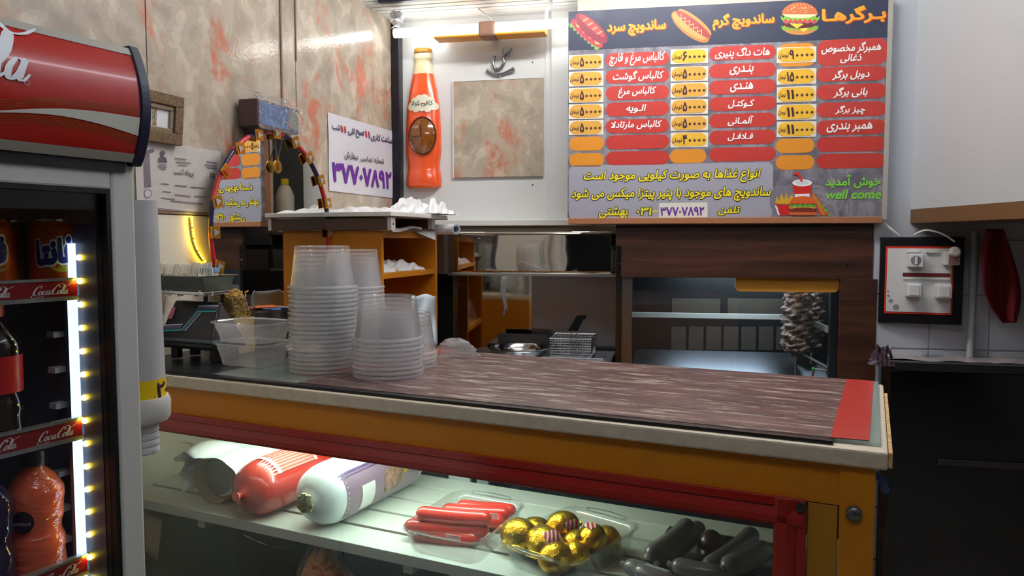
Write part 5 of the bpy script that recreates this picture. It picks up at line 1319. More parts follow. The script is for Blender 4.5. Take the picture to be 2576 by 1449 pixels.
hd = [((1018, 1322), (1230, 1334), .030, 'front hot dog lying across the near end of the dish'), ((1040, 1308), (1222, 1316), .036, 'second hot dog from the front in the dish'), ((1048, 1290), (1236, 1304), .058, 'hot dog lying on top of the front pair'),
      ((1112, 1282), (1286, 1290), .034, 'rear hot dog partly hidden at the far side of the dish'), ((1150, 1272), (1298, 1284), .036, 'rearmost hot dog near the far rim of the dish'), ((1160, 1300), (1270, 1312), .024, 'lower hot dog glimpsed between the others'), ((1040, 1340), (1205, 1356), .014, 'lowest hot dog on the bottom of the dish')]
for (p0_, p1_, dz, lab) in hd:
    A, B_ = onz(*p0_, SZ + dz), onz(*p1_, SZ + dz)
    build(sausage(A, B_, .0165, bend=.006), 'hot_dog', HDM, smooth=60, label='red ' + lab, cat='sausage', group='hot dogs in the glass dish')
for x, y, dz in ((1243, 1290, .052), (1150, 1345, .030)):
    A = onz(x, y, SZ + dz); build(MB().box(PL(A[:2], 25), -.018, .018, A[2] - .006, A[2] + .006, .018, .0195), 'price_tag', mat('tag_print', (196, 150, 150), .4, noise=.3, nscale=200), label='small printed tag on the hot dogs, %s' % ('far one' if y < 1300 else 'near one'), cat='tag')
EGG = bpy.data.materials.new('gold_foil'); EGG.use_nodes = True; nt = EGG.node_tree; b_ = nt.nodes['Principled BSDF']
b_.inputs['Base Color'].default_value = lin((226, 178, 48)) + (1,); b_.inputs['Metallic'].default_value = 1; b_.inputs['Roughness'].default_value = .3
n = noise_node(nt, 55, 3, .6); bp = nt.nodes.new('ShaderNodeBump'); bp.inputs['Distance'].default_value = .004; nt.links.new(n.outputs[0], bp.inputs['Height']); nt.links.new(bp.outputs[0], b_.inputs['Normal'])
MATS['gold_foil'] = EGG
STKR = bpy.data.materials.new('striped_sticker'); STKR.use_nodes = True; nt = STKR.node_tree
wv = nt.nodes.new('ShaderNodeTexWave'); wv.inputs['Scale'].default_value = 36; wv.inputs['Distortion'].default_value = 3; t_ = nt.nodes.new('ShaderNodeTexCoord'); nt.links.new(t_.outputs['Object'], wv.inputs[0])
nt.links.new(ramp(nt, wv.outputs[1], [(.45, (196, 40, 46)), (.6, (236, 214, 206))]), nt.nodes['Principled BSDF'].inputs['Base Color'])
eggs = [(1306, 1347, .040, .045, None, 'gold foil egg at the left end of the dish'), (1370, 1368, .040, .046, (.5, .5, .5), 'large gold foil egg with striped sticker near the front left'), (1345, 1338, .030, .040, None, 'gold foil egg tucked behind the two left ones'),
        (1416, 1322, .056, .038, (.9, -.1, .3), 'uppermost gold foil egg with striped sticker at the back'), (1452, 1368, .036, .036, None, 'gold foil egg in the middle between two stickered ones'), (1490, 1354, .048, .037, (-.1, .2, .8), 'gold foil egg with striped sticker on top at the right'),
        (1527, 1358, .030, .036, None, 'gold foil egg at the right end under the dish rim'), (1400, 1404, .028, .040, None, 'gold foil egg lying lowest at the front'), (1450, 1394, .030, .034, None, 'small gold foil egg beside the lowest front one'), (1425, 1370, .018, .036, None, 'gold foil egg hidden at the bottom of the heap')]
for x, y, dz, r, stk, lab in eggs:
    A = onz(x, y, SZ + dz); r *= .82
    t = thing('foil_egg', lab, 'foil egg', (A[0], A[1], A[2] - r), 'gold foil eggs in the glass dish')
    rn = random.Random(x); M_ = np.array(Matrix.Rotation(rn.uniform(0, 3), 3, 'Z') @ Matrix.Rotation(rn.uniform(-.5, .5), 3, 'X'))
    build(MB().ball(A, r, 20, 14, (1.18, .98, .98), M_), 'egg', EGG, t, smooth=60)
    build(MB().lathe(A + M_ @ np.array((r * 1.15, 0, 0)), [(.004, 0), (.006, .004), (.003, .007), (0, .008)], 8, M_ @ np.array((1, 0, 0))), 'foil_twist', EGG, t, smooth=30)
    if stk:
        dv = np.array((stk[0] * CF.u[0] + .6 * CF.n[0] * (1 - stk[2]), stk[0] * CF.u[1] + .6 * CF.n[1] * (1 - stk[2]), stk[2])); dv /= np.linalg.norm(dv)
        mb = MB(); e = np.cross(dv, (0, 0, 1.)); e /= np.linalg.norm(e); g = np.cross(e, dv)
        Mi = np.linalg.inv(M_ @ np.diag((1.18, .98, .98)))
        def cap(u, v):
            q = dv + e * (u - .5) * 1.1 + g * (v - .5) * .75; q /= np.linalg.norm(q); k = 1 / np.linalg.norm(Mi @ q); return A + q * (r * k + .0012)
        mb.grid(cap, 8, 6); build(mb, 'sticker', STKR, t, smooth=60)
# grey cased sausages on a steel tray
GT_ = mat('grey_casing', (128, 122, 124), .28, coat=.5, noise=.12, nscale=25)
A, B_ = onz(1600, 1440, SZ), onz(1945, 1400, SZ)
ta = CF.sz(onz(1580, 1445, SZ)); tb = CF.sz(onz(1850, 1340, SZ))
tray = thing('steel_tray', 'steel tray holding grey sausages at the right end of the shelf', 'tray', CF.p(-.27, SZ, -.22))
t0_, t1_, d0_, d1_ = -.415, -.125, -.10, -.36
build(MB().box(CF, t0_, t1_, SZ + .001, SZ + .004, d1_, d0_), 'base', CHROME, tray)
for q in ((t0_, t0_ + .004, d1_, d0_), (t1_ - .004, t1_, d1_, d0_), (t0_, t1_, d0_ - .004, d0_), (t0_, t1_, d1_, d1_ + .004)):
    build(MB().box(CF, q[0], q[1], SZ + .004, SZ + .03, q[2], q[3]), 'tray_side', CHROME, tray, bevel=.001)
gs = [((1632, 1398), (1732, 1318), .060, .018, 'leftmost long grey sausage slanting to the back'), ((1655, 1416), (1760, 1324), .045, .018, 'grey sausage with red band and printed tip'), ((1690, 1420), (1830, 1446), .050, .017, 'grey sausage lying crosswise at the front'),
      ((1776, 1430), (1895, 1340), .052, .018, 'dark grey sausage slanting to the back, third from the left'), ((1818, 1430), (1930, 1378), .060, .020, 'rightmost grey sausage with a pale end'), ((1572, 1420), (1650, 1440), .030, .017, 'short grey sausage end at the lower left'), ((1600, 1432), (1700, 1465), .045, .016, 'grey sausage with white label at the front edge')]
for i, (p0_, p1_, dz, r, lab) in enumerate(gs):
    A, B_ = onz(*p0_, SZ + dz), onz(*p1_, SZ + dz)
    t = thing('grey_sausage', lab, 'sausage', (A[0], A[1], min(A[2], B_[2]) - r), 'grey sausages on the steel tray')
    build(sausage(A, B_, r, bend=.006), 'casing', GT_, t, smooth=60)
    dv = (A - B_) / np.linalg.norm(A - B_)
    build(MB().lathe(A + dv * .0, [(.005, 0), (.007, .006), (.003, .009), (0, .010)], 8, dv), 'tied_end', mat('casing_end', (190, 190, 192), .3), t, smooth=30)
    if i == 1:
        build(MB().tube([A + (B_ - A) * .52, A + (B_ - A) * .66], r * 1.03, 16), 'red_band', TAPE, t, smooth=60)
        build(MB().tube([A + (B_ - A) * .80, A + (B_ - A) * .93], [r * 1.03, r * .8], 16), 'printed_tip', mat('tip_print', (190, 196, 196), .3, noise=.4, nscale=150), t, smooth=60)
    if i == 6: build(MB().tube([A + (B_ - A) * .25, A + (B_ - A) * .8], r * 1.03, 16), 'label', mat('label_grey_white', (196, 198, 206), .4), t, smooth=60)
A = onz(1788, 1372, SZ + .05); build(MB().ball(A, .026, 14, 10, (1, 1, 1.2)), 'dark_sausage', mat('maroon_casing', (58, 16, 20), .3, coat=.3), smooth=60, label='dark maroon sausage end between the grey ones', cat='sausage')
# things below the shelf
LZ = .29
q = CF.px(690, 1380, -.32)
bk_ = thing('bucket', 'dark red plastic bucket standing under the shelf', 'bucket', (q[0], q[1], LZ))
build(MB().lathe((q[0], q[1], LZ), [(.075, 0), (.08, .004), (.098, .34), (.104, .345), (.104, .36), (.098, .36), (.094, .34), (.074, .01), (0, .008)], 32), 'pail', mat('bucket_red', (70, 18, 18), .35), bk_, smooth=50)
build(MB().tube([np.array((q[0], q[1], LZ + .35)) + np.array((.1 * math.cos(t), .1 * math.sin(t), -.04 + .02 * math.sin(t * 2))) for t in np.linspace(3.4, 6, 14)], .002, 6), 'bail', CHROME, bk_)
q = CF.px(815, 1449, -.10); 
sn = thing('snack_bag', 'clear bag of orange chicken pieces under the shelf', 'bag', (q[0], q[1], LZ))
SNM = bpy.data.materials.new('orange_crumb'); SNM.use_nodes = True; nt = SNM.node_tree; n = noise_node(nt, 46, 4, .6, .8)
nt.links.new(ramp(nt, n.outputs[0], [(.3, (140, 60, 24)), (.46, (214, 108, 40)), (.54, (240, 180, 100)), (.62, (236, 84, 50)), (.7, (250, 232, 214))]), nt.nodes['Principled BSDF'].inputs['Base Color']); nt.nodes['Principled BSDF'].inputs['Roughness'].default_value = .3
mb = MB()
def sb_(u, v):
    t = 2 * math.pi * u; h = v; r = .10 * (math.sin(math.pi * (.25 + .72 * h)) ** .8) * (1 + .05 * math.sin(5 * t + h * 9)); return np.array((q[0] + r * math.cos(t), q[1] + r * math.sin(t) * .8, LZ + .002 + .40 * h + .01 * math.sin(t * 3 + h * 12)))
mb.grid(sb_, 32, 20); build(mb, 'contents', SNM, sn, smooth=60)
mb = MB(); mb.grid(lambda u, v: np.array((q[0], q[1], LZ)) + (sb_(u, v) - np.array((q[0], q[1], LZ))) * (1.05 + .03 * math.sin(u * 40 + v * 11)), 36, 20); build(mb, 'film', WRAP, sn, smooth=30)
mb = MB(); qq = CF.px(380, 1340, -.06); mb.grid(lambda u, v: qq + CF.u * (.05 * (u - .6)) + np.array((0, 0, .10 * (v - .5) - .02 * u)) + SE * (.02 * u * v), 5, 5)
build(mb, 'paper_scrap', mat('scrap_beige', (196, 176, 158), .6), smooth=60, solid=.001, label='beige paper scrap behind the window next to the fridge', cat='paper')
# ------------------------------------------------------------------ stacked clear cups on the counter
CR, CH_, PIT = .083, .100, .0104
def cup_mesh():
    mb = MB(); R = CR; r = R * .78
    prof = [(0, CH_ - .003), (r * .80, CH_ - .003), (r * .84, CH_), (r * .97, CH_), (r, CH_ - .004), (r * 1.01, CH_ - .012), (R * .90, .016), (R * .92, .013), (R * .925, .006), (R * .985, .005), (R, .003), (R, 0), (R * .985, 0)]
    mb.lathe((0, 0, 0), prof[::-1][:5], 44, cap=False); mb.cur = 1; mb.lathe((0, 0, 0), prof[::-1][4:], 44, cap=False); return mb
CUP0 = None
def cup_stack(cx, cy, n, stack, group, first_z=GT, tilt=0):
    global CUP0
    p = onz(cx, cy, GT)
    for i in range(n):
        if CUP0 is None:
            CUP0 = build(cup_mesh(), 'plastic_cup', [CUPRIM, CUPM], smooth=40); o = CUP0
        else: o = CUP0.copy(); COL.objects.link(o)
        o.location = (p[0] + random.uniform(-.0012, .0012), p[1] + random.uniform(-.0012, .0012), GT + .0004 + i * PIT)
        o['_base'] = list(o.location); o.rotation_euler = (0, 0, random.uniform(0, 6))
        if i == n - 1: lab = 'topmost upside-down clear cup of the %s' % stack
        elif i == 0: lab = 'bottom clear cup of the %s, rim on the counter' % stack
        else: lab = 'clear cup with ribbed rim nested inside the %s' % stack
        tagit(o, lab, 'cup', group)
cup_stack(816, 928, 20, 'tall front cup stack', 'cups of the tall front stack')
cup_stack(890, 904, 19, 'tall rear cup stack', 'cups of the tall rear stack')
cup_stack(977, 941, 9, 'short front cup stack', 'cups of the short front stack')
cup_stack(1017, 918, 4, 'short rear cup stack', 'cups of the short rear stack')
# clear punnets
def punnet(zb, h, k, lab, rise=0.0):
    A = [onz(x, y, GT) for x, y in ((548, 932), (700, 940), (790, 905), (610, 893))]
    c = sum(A) / 4; e1 = ((A[1] - A[0]) + (A[2] - A[3])) / 4; e2 = ((A[3] - A[0]) + (A[2] - A[1])) / 4
    L1 = np.linalg.norm(e1); L2 = np.linalg.norm(e2); e2 = e2 / L2 * .062; e1 = CF.u * .083; e2 = -CF.n * .062
    c = onz(638, 914, GT)
    t = thing('clear_punnet', lab, 'punnet', (c[0], c[1], zb), 'clear punnets beside the scale')
    def ringp(kk, z, rib):
        o = []
        for i in range(64):
            a = 2 * math.pi * i / 64; x = math.copysign(abs(math.cos(a)) ** .45, math.cos(a)); y = math.copysign(abs(math.sin(a)) ** .45, math.sin(a))
            q = kk - (rib if i % 4 < 2 else 0); o.append(np.array((c[0], c[1], 0)) + e1 * x * q * k + e2 * y * q * k + np.array((0, 0, z)))
        return o
    L = [ringp(.80, zb + .002, .0), ringp(.84, zb, .03), ringp(.88, zb + h * .3, .04), ringp(.95, zb + h * .62, .03), ringp(.97, zb + h * .66, 0), ringp(1.0, zb + h - .003, 0), ringp(1.09, zb + h, 0), ringp(1.10, zb + h - .004, 0)]
    mb = MB(); n = 64; mb.add([p for l in L for p in l], [(j * n + i, j * n + (i + 1) % n, (j + 1) * n + (i + 1) % n, (j + 1) * n + i) for j in range(len(L) - 1) for i in range(n)] + [tuple(range(n))])
    build(mb, 'tray', TRAYM, t, smooth=50); return t
punnet(GT, .056, 1.0, 'lower clear ribbed punnet standing on the counter')
punnet(GT + .058, .05, 1.04, 'upper clear ribbed punnet stacked on the other')
# ------------------------------------------------------------------ scale with fork tray
SCA = PL(onz(470, 905, GT)[:2], 25.4)
sc1 = thing('scale', 'black electronic scale with teal striped front and steel pan', 'scale', SCA.p(0, GT, -.1))
BK2 = mat('scale_black', (24, 24, 30), .35); 
sR = SCA.st(548, 860)[0]; sL = sR - .20
zt_ = SCA.st(470, 762)[1]; zm_ = SCA.st(470, 843)[1]; zb2 = SCA.st(470, 868)[1]
build(MB().box(SCA, sL, sR, GT + .03, zb2 + .012, -.10, .015), 'base', BK2, sc1, bevel=.008)
for a_ in (sL + .03, sR - .03):
    for d_ in (-.08, -.02): build(MB().lathe(SCA.p(a_, GT, d_), [(.014, 0), (.014, .03), (0, .03)], 12), 'foot', BLACK, sc1)
hp = [(zb2 + .012, .012, 0), (zm_, .006, -.004), (zt_, -.045, -.034), (zt_, -.06, -.040), (zb2 + .012, -.098, 0)]
mb = MB(); mb.add([SCA.p(sL, z, d) for z, d, e in hp] + [SCA.p(sR - .008 + e, z, d) for z, d, e in hp], [(0, 1, 2, 3, 4), (9, 8, 7, 6, 5)] + [(i, 5 + i, 5 + (i + 1) % 5, (i + 1) % 5) for i in range(5)]); build(mb, 'housing', BK2, sc1, bevel=.004)
build(MB().box(SCA, sL, sR + .002, zb2 + .010, zb2 + .018, -.099, .02), 'ledge', mat('scale_grey_green', (70, 84, 84), .4), sc1, bevel=.002)
def face(s, k, e):  # point on the sloped front, k from bottom to top
    return SCA.p(s, zm_ + (zt_ - zm_) * k, .006 - .051 * k + e)
WH2 = mat('stripe_white', (196, 196, 210), .4); TE = mat('stripe_teal', (50, 170, 160), .4); PU = mat('stripe_slate', (96, 92, 120), .4)
xs_ = lambda x: SCA.st(x, 800, -.02)[0]
def stripe(off, w, m, nm):
    mb = MB(); path = [(max(xs_(380), sL + .003), .06), (xs_(468), .12), (xs_(487), .68), (xs_(536), .72)]
    for (a0_, k0_), (a1_, k1_) in zip(path[:-1], path[1:]):
        vert = abs(k1_ - k0_) > .3; da = (w * .10 if vert else 0); dk = 0 if vert else w
        mb.poly([face(a0_ + off * .1 * vert, k0_ + off * (not vert), .0015), face(a1_ + off * .1 * vert, k1_ + off * (not vert), .0015), face(a1_ + off * .1 * vert + da, k1_ + off * (not vert) + dk, .0015), face(a0_ + off * .1 * vert + da, k0_ + off * (not vert) + dk, .0015)])
    build(mb, nm, m, sc1)
stripe(0, .05, TE, 'stripe'); stripe(.06, .10, PU, 'stripe'); stripe(.17, .04, WH2, 'stripe')
mb = MB(); text_box(mb, lambda s, k: face(s, k, .003), 'ELECTRONIC SCALE', xs_(490), xs_(534), .77, .82, fa=False, bold=.02); build(mb, 'lettering', mat('ink_slate', (40, 40, 60), .5), sc1)
mb = MB(); mb.poly([face(max(xs_(390), sL + .003), .45, .002), face(xs_(437), .45, .002), face(xs_(433), .80, .002), face(max(xs_(390), sL + .003), .80, .002)]); build(mb, 'sticker', mat('sticker_rose', (206, 110, 130), .4, noise=.4, nscale=90), sc1)
pz0, pz1 = SCA.st(480, 734, -.06)[1], SCA.st(480, 692, -.06)[1]
for a_ in (sL + .08, sR - .06): build(MB().tube([SCA.p(a_, zt_ - .004, -.075), SCA.p(a_, pz0 + .002, -.075)], .006, 10), 'pillar', BLACK, sc1)
pR = SCA.st(528, 715, -.02)[0]
build(MB().box(SCA, sL, pR, pz0 - .003, pz0 + .006, -.085, .0), 'pan_plate', CHROME, sc1, bevel=.002)
mb = MB()
lo = [SCA.p(s, pz0 + .006, d) for s, d in ((sL, -.085), (pR, -.085), (pR, -.005), (sL, -.005))]
hi = [SCA.p(s, pz1, d) for s, d in ((sL - .005, -.09), (pR + .014, -.09), (pR + .018, .02), (sL - .005, .02))]
hi2 = [SCA.p(s, pz1 + .002, d) for s, d in ((sL - .01, -.10), (pR + .022, -.10), (pR + .028, .032), (sL - .01, .032))]
mb.add(lo + hi + hi2, [(0, 1, 2, 3)] + [(i, (i + 1) % 4, 4 + (i + 1) % 4, 4 + i) for i in range(4)] + [(4 + i, 4 + (i + 1) % 4, 8 + (i + 1) % 4, 8 + i) for i in range(4)])
build(mb, 'pan', mat('pan_steel', (120, 124, 120), .25, metal=1), sc1, solid=.002)
# plastic forks in the pan
FKM = mat('fork_cream', (226, 220, 204), .4)
def fork_mesh():
    mb = MB()
    mb.box(None, -.004, .004, 0, .003, -.024, 0)
    mb.prism([(-.004, 0, 0), (.004, 0, 0), (.011, .018, 0), (.011, .03, 0), (-.011, .03, 0), (-.011, .018, 0)], (0, 0, .003))
    for i in range(4): x = -.0095 + i * .0063; mb.box(None, x - .0016, x + .0016, 0, .003, .03, .062)
    return mb
fk = None
for i in range(13):
    x = 392 + i * 11.5 + random.uniform(-3, 3); p = SCA.px(min(x, 528), 696, -.04 + random.uniform(-.03, .03))
    if fk is None: fk = build(fork_mesh(), 'plastic_fork', FKM); o = fk
    else: o = fk.copy(); COL.objects.link(o)
    o.location = (p[0], p[1], pz1 - .010 + random.uniform(-.006, .004)); o.rotation_euler = (math.radians(random.uniform(58, 86)), math.radians(random.uniform(-14, 14)), math.radians(random.uniform(-35, 10)))
    tagit(o, 'cream plastic fork standing among the others in the scale pan', 'fork', 'plastic forks in the scale pan')
p = SCA.px(528, 690, -.05)
tb_ = thing('small_tub', 'small white tub with blue lid at the right end of the pan', 'tub', (p[0], p[1], pz1 - .01))
build(MB().lathe((p[0], p[1], pz1 - .012), [(.018, 0), (.022, .022), (0, .022)], 20), 'cup', FKM, tb_, smooth=40)
build(MB().lathe((p[0], p[1], pz1 + .0105), [(.024, 0), (.024, .010), (0, .011)], 20), 'lid', mat('lid_blue', (120, 170, 206), .4), tb_, smooth=40)
# dark mat under the scale
mb = MB(); mb.prism([CF.p(s, CT + .0004, d) for s, d in ((CL + .02, -.006), (-1.42, -.010), (-1.36, -.2), (-1.34, -.42), (CL + .02, -.42))], (0, 0, .004)); build(mb, 'dark_mat', mat('mat_black', (30, 32, 36), .35), label='black mat under the scale at the left end of the counter', cat='mat')
# tub of rubber bands
p = onz(588, 885, GT)
rt = thing('band_tub', 'square clear tub filled with yellow rubber bands behind the scale', 'tub', (p[0], p[1], GT))
bz_t = PL(p[:2], 25.4).st(590, 742)[1]; PB = PL(p[:2], 25.4)
for q in ((-.045, .045, -.040, -.038), (-.045, .045, .038, .040), (-.045, -.043, -.038, .038), (.043, .045, -.038, .038)):
    build(MB().box(PB, q[0], q[1], GT, bz_t, q[2], q[3]), 'tub_side', GLASS, rt)
rnd = random.Random(4); mb = MB()
for i in range(200):
    c = PB.p(rnd.uniform(-.032, .032), rnd.uniform(bz_t - .06, bz_t + .008), rnd.uniform(-.026, .028)); r = rnd.uniform(.008, .014); ax = np.array((rnd.gauss(0, 1), rnd.gauss(0, 1), rnd.gauss(0, 1))); ax /= np.linalg.norm(ax)
    e = np.cross(ax, (0, 0, 1.)); e /= np.linalg.norm(e) + 1e-9; g = np.cross(ax, e); sq = rnd.uniform(.4, 1)
    mb.tube([c + e * r * math.cos(t) + g * r * sq * math.sin(t) for t in [2 * math.pi * k / 12 for k in range(12)]], .0014, 5, closed=True)
build(mb, 'rubber_bands', mat('band_yellow', (206, 172, 90), .5), rt, kind='stuff', smooth=60)
build(MB().box(PB, -.042, .042, GT, bz_t - .062, -.037, .037), 'filler', MATS['band_yellow'], rt)
# steel bowl with packets
p = onz(668, 870, GT); bp_ = PL(p[:2], 25.4); bz1_ = bp_.st(665, 775)[1]
sbw = thing('steel_bowl', 'steel pan holding red and blue packets behind the punnets', 'bowl', (p[0], p[1], GT))
build(MB().lathe((p[0], p[1], GT), [(.055, 0), (.07, .004), (.074, bz1_ - GT - .01), (.083, bz1_ - GT - .008), (.083, bz1_ - GT), (.072, bz1_ - GT - .004), (.068, .04), (0, .035)], 36), 'bowl', mat('bowl_steel', (112, 114, 112), .28, metal=1), sbw, smooth=40)
PKC = [('packet_red', (206, 50, 36), 'red'), ('packet_blue', (50, 110, 196), 'blue'), ('packet_white', (226, 226, 232), 'white'), ('packet_pink', (206, 110, 150), 'pink'), ('packet_orange', (226, 110, 40), 'orange')]
for i, (nm, c_, w_) in enumerate(PKC):
    a_ = i * 1.25; o = build(MB().box(PB.shift(0) if 0 else PL((p[0] + .032 * math.cos(a_), p[1] + .032 * math.sin(a_)), 25 + i * 30), -.032, .032, bz1_ - .012 + i * .004, bz1_ - .006 + i * .004, -.02, .02), 'packet', mat(nm, c_, .3, coat=.4), bevel=.002, label='shiny %s packet lying on the steel pan' % w_, cat='packet', group='packets in the steel pan')
p = onz(693, 850, GT); q = MN.px(690, 745, 0)
o = build(MB().ball(SH.px(694, 744, .25), .008, 12, 8), 'red_bead', lamp_mat('red_pilot', (255, 40, 20), 2.5), smooth=60, label='small glowing red pilot lamp above the packets', cat='pilot lamp')
bd = SH.px(694, 744, .25)
build(MB().tube([(bd[0], bd[1], GT), (bd[0], bd[1], bd[2] - .007)], .003, 8), 'stem', BLACK, o, smooth=60)
# clear crumpled bag at the back edge
def bagm(cx, cy, w, h, seed):
    rnd = random.Random(seed); c = onz(cx, cy, GT); K = [(rnd.uniform(2, 9), rnd.uniform(2, 9), rnd.uniform(0, 6)) for _ in range(6)]
    def fn(u, v):
        t = 2 * math.pi * u; ph = v * math.pi / 2; r = w * math.cos(ph) ** .7 * (1 + .12 * sum(math.sin(a * t * .5 + b * v * 3 + p) for a, b, p in K) / 3)
        return np.array((c[0], c[1], GT)) + CF.u * r * math.cos(t) + CF.n * r * .5 * math.sin(t) + np.array((0, 0, .001 + h * math.sin(ph) * (1 + .15 * math.sin(3 * t))))
    return MB().grid(fn, 30, 14)
build(bagm(1150, 893, .06, .040, 3), 'clear_bag', film('bag_film', (226, 228, 232), clear=.96, milky=.34, rough=.05, bump=.02, bscale=60), smooth=25, label='crumpled clear plastic bag at the back edge of the counter', cat='plastic bag')
# ------------------------------------------------------------------ drinks fridge
FL_, FD = -.60, -.46
fr = thing('drinks_fridge', 'white glass-door drinks fridge with red curved header sign', 'fridge', FP.p(-.3, 0, -.2))
FWH = mat('fridge_white', (196, 196, 192), .35)
HZ1, HZ0 = FP.st(318, 126, .0)[1], FP.st(338, 412, .0)[1]
DZ1 = HZ0 + .004                        # door top
ZI = FP.st(284, 477, 0)[1]              # inner top of the door frame
SI, SO = -.0097, .027
INTM = mat('fridge_interior', (72, 66, 92), .35, spec=.4)
build(MB().box(FP, SI + .001, SO, .08, HZ1 - .01, FD, -.03), 'side_wall', FWH, fr)
build(MB().box(FP, FL_, FL_ + .03, .08, HZ1 - .01, FD, -.03), 'side_wall', FWH, fr)
build(MB().box(FP, FL_, SO, .08, HZ1 - .01, FD - .02, FD), 'back_wall', INTM, fr)
build(MB().box(FP, FL_, SO, HZ1 - .03, HZ1 - .01, FD, -.03), 'top_panel', FWH, fr)
build(MB().box(FP, FL_ + .03, SI, .08, .14, FD, -.03), 'floor_panel', INTM, fr)
build(MB().box(FP, FL_ + .03, SI, DZ1 - .02, DZ1, FD, -.03), 'roof_panel', INTM, fr)
build(MB().box(FP, SI - .004, SI + .001, .14, DZ1 - .02, FD, -.03), 'inner_wall', INTM, fr)
for a_ in (FL_ + .04, -.03):
    for d_ in (FD + .05, -.08): build(MB().lathe(FP.p(a_, 0, d_), [(.02, 0), (.02, .08), (0, .08)], 12), 'foot', BLACK, fr)
door = build(MB().box(FP, SI, SO, .09, DZ1, -.028, 0), 'door_stile', FWH, fr, bevel=.004)
build(MB().box(FP, FL_, FL_ + .04, .09, DZ1, -.028, 0), 'door_stile', FWH, fr, bevel=.004)
build(MB().box(FP, FL_ + .04, SI, ZI, DZ1, -.028, 0), 'door_rail', FWH, fr, bevel=.003)
build(MB().box(FP, FL_ + .04, SI, .09, .16, -.028, 0), 'door_rail', FWH, fr, bevel=.003)
build(MB().box(FP, SI - .006, SI, .16, ZI, -.024, -.002), 'gasket', BLACK, fr)
build(MB().box(FP, FL_ + .04, SI - .006, ZI - .006, ZI, -.024, -.002), 'gasket', BLACK, fr)
build(MB().box(FP, FL_ + .04, SI - .006, .16, ZI - .006, -.016, -.012), 'door_pane', film('fridge_glass', (220, 230, 240), clear=.95, milky=.0, rough=.01, fres=1.35), fr)
# header sign
HS1 = .016
def hm(s, k, e=0.0): return FP.p(s, HZ0 + (HZ1 - HZ0) * k, .002 + .030 * math.sin(math.pi * min(1, max(0, .06 + .88 * k))) ** .75 + e)
def hk(x, y): s, z = FP.st(x, y, .028); return s, (z - HZ0) / (HZ1 - HZ0)
HL = -.62
def hband(k0, k1, m, nm, e=0.0, nu=20, nv=10):
    mb = MB(); mb.grid(lambda u, v: hm(HL + (HS1 - HL) * u, k0 + (k1 - k0) * v, e), nu, nv); return build(mb, nm, m, fr, smooth=60)
HR = mat('header_red', (186, 30, 20), .25, coat=.35)
hband(.075, .935, HR, 'header_face', nv=16)
hband(.935, 1.0, mat('header_grey', (168, 164, 154), .4), 'header_top_strip', .001, nv=3); hband(0, .075, MATS['header_grey'], 'header_bottom_strip', .001, nv=3)
build(MB().box(FP, HL, HS1, HZ0, HZ1, -.03, .0), 'header_box', FWH, fr)
mb = MB(); pf_ = [(HZ0 + (HZ1 - HZ0) * (-.03 + 1.06 * i / 18), hm(0, -.03 + 1.06 * i / 18, .003)) for i in range(19)]
ou = [p + FP.u * (HS1) for _, p in pf_] + [FP.p(HS1, HZ1 + .004, -.03), FP.p(HS1, HZ0 - .004, -.03)][0:2]
mb.prism(ou, FP.u * .016); build(mb, 'header_end_cap', NAVY, fr, bevel=.002)
build(MB().box(FP, HL, HS1 - .005, HZ0 - .014, HZ0, -.03, .004), 'header_gap', BLACK, fr)
mb = MB(); up = crom([hk(x, y) for x, y in ((-60, 282), (0, 278), (80, 274), (160, 274), (250, 282), (350, 297))], 6); dn_ = crom([hk(x, y) for x, y in ((-60, 284), (0, 283), (80, 285), (160, 293), (250, 312), (350, 342))], 6)
up = [(min(q[0], HS1 - .001), q[1]) for q in up]; dn_ = [(min(q[0], HS1 - .001), q[1]) for q in dn_]
m_ = len(up); mb.add([hm(*q, .0012) for q in up] + [hm(*q, .0012) for q in dn_], [(i, i + 1, m_ + i + 1, m_ + i) for i in range(m_ - 1)]); build(mb, 'header_wave', mat('wave_white', (214, 214, 200), .35), fr, smooth=60)
mb = MB()
for j in range(6):
    pa_ = [hm(u[0], u[1] + .016 + j * .012, .0010) for u in up]; pb_ = [hm(u[0], u[1] + .020 + j * .012, .0010) for u in up]; mb.add(pa_ + pb_, [(i, i + 1, m_ + i + 1, m_ + i) for i in range(m_ - 1)])
    pa_ = [hm(u[0], u[1] - .016 - j * .012, .0010) for u in dn_]; pb_ = [hm(u[0], u[1] - .012 - j * .012, .0010) for u in dn_]; mb.add(pa_ + pb_, [(i, i + 1, m_ + i + 1, m_ + i) for i in range(m_ - 1)])
build(mb, 'header_halftone', mat('halftone_brown', (150, 84, 24), .4), fr)
eS, eK = hk(66, 208); tK = hk(40, 146)[1]; scl = (tK - eK) * (HZ1 - HZ0) / .95
mb = MB(); cola_script(mb, lambda s, z: hm(s, z, .0016), scl, 0, 0)
a_ = np.array(mb.v)   # built flat first to get the extent
mb = MB(); cola_script(mb, lambda s, z: hm(eS - scl * 6.78 + s, eK + z / (HZ1 - HZ0), .0015), scl, 0, 0, thick=.30); build(mb, 'script_lettering', mat('script_white', (232, 236, 240), .35), fr)
build(MB().tube([hm(hk(62, 209)[0] + .003 * math.cos(t), hk(62, 209)[1] + .018 * math.sin(t), .001) for t in [2 * math.pi * i / 14 for i in range(14)]], .0004, 4, closed=True), 'registered_mark', MATS['wave_white'], fr)
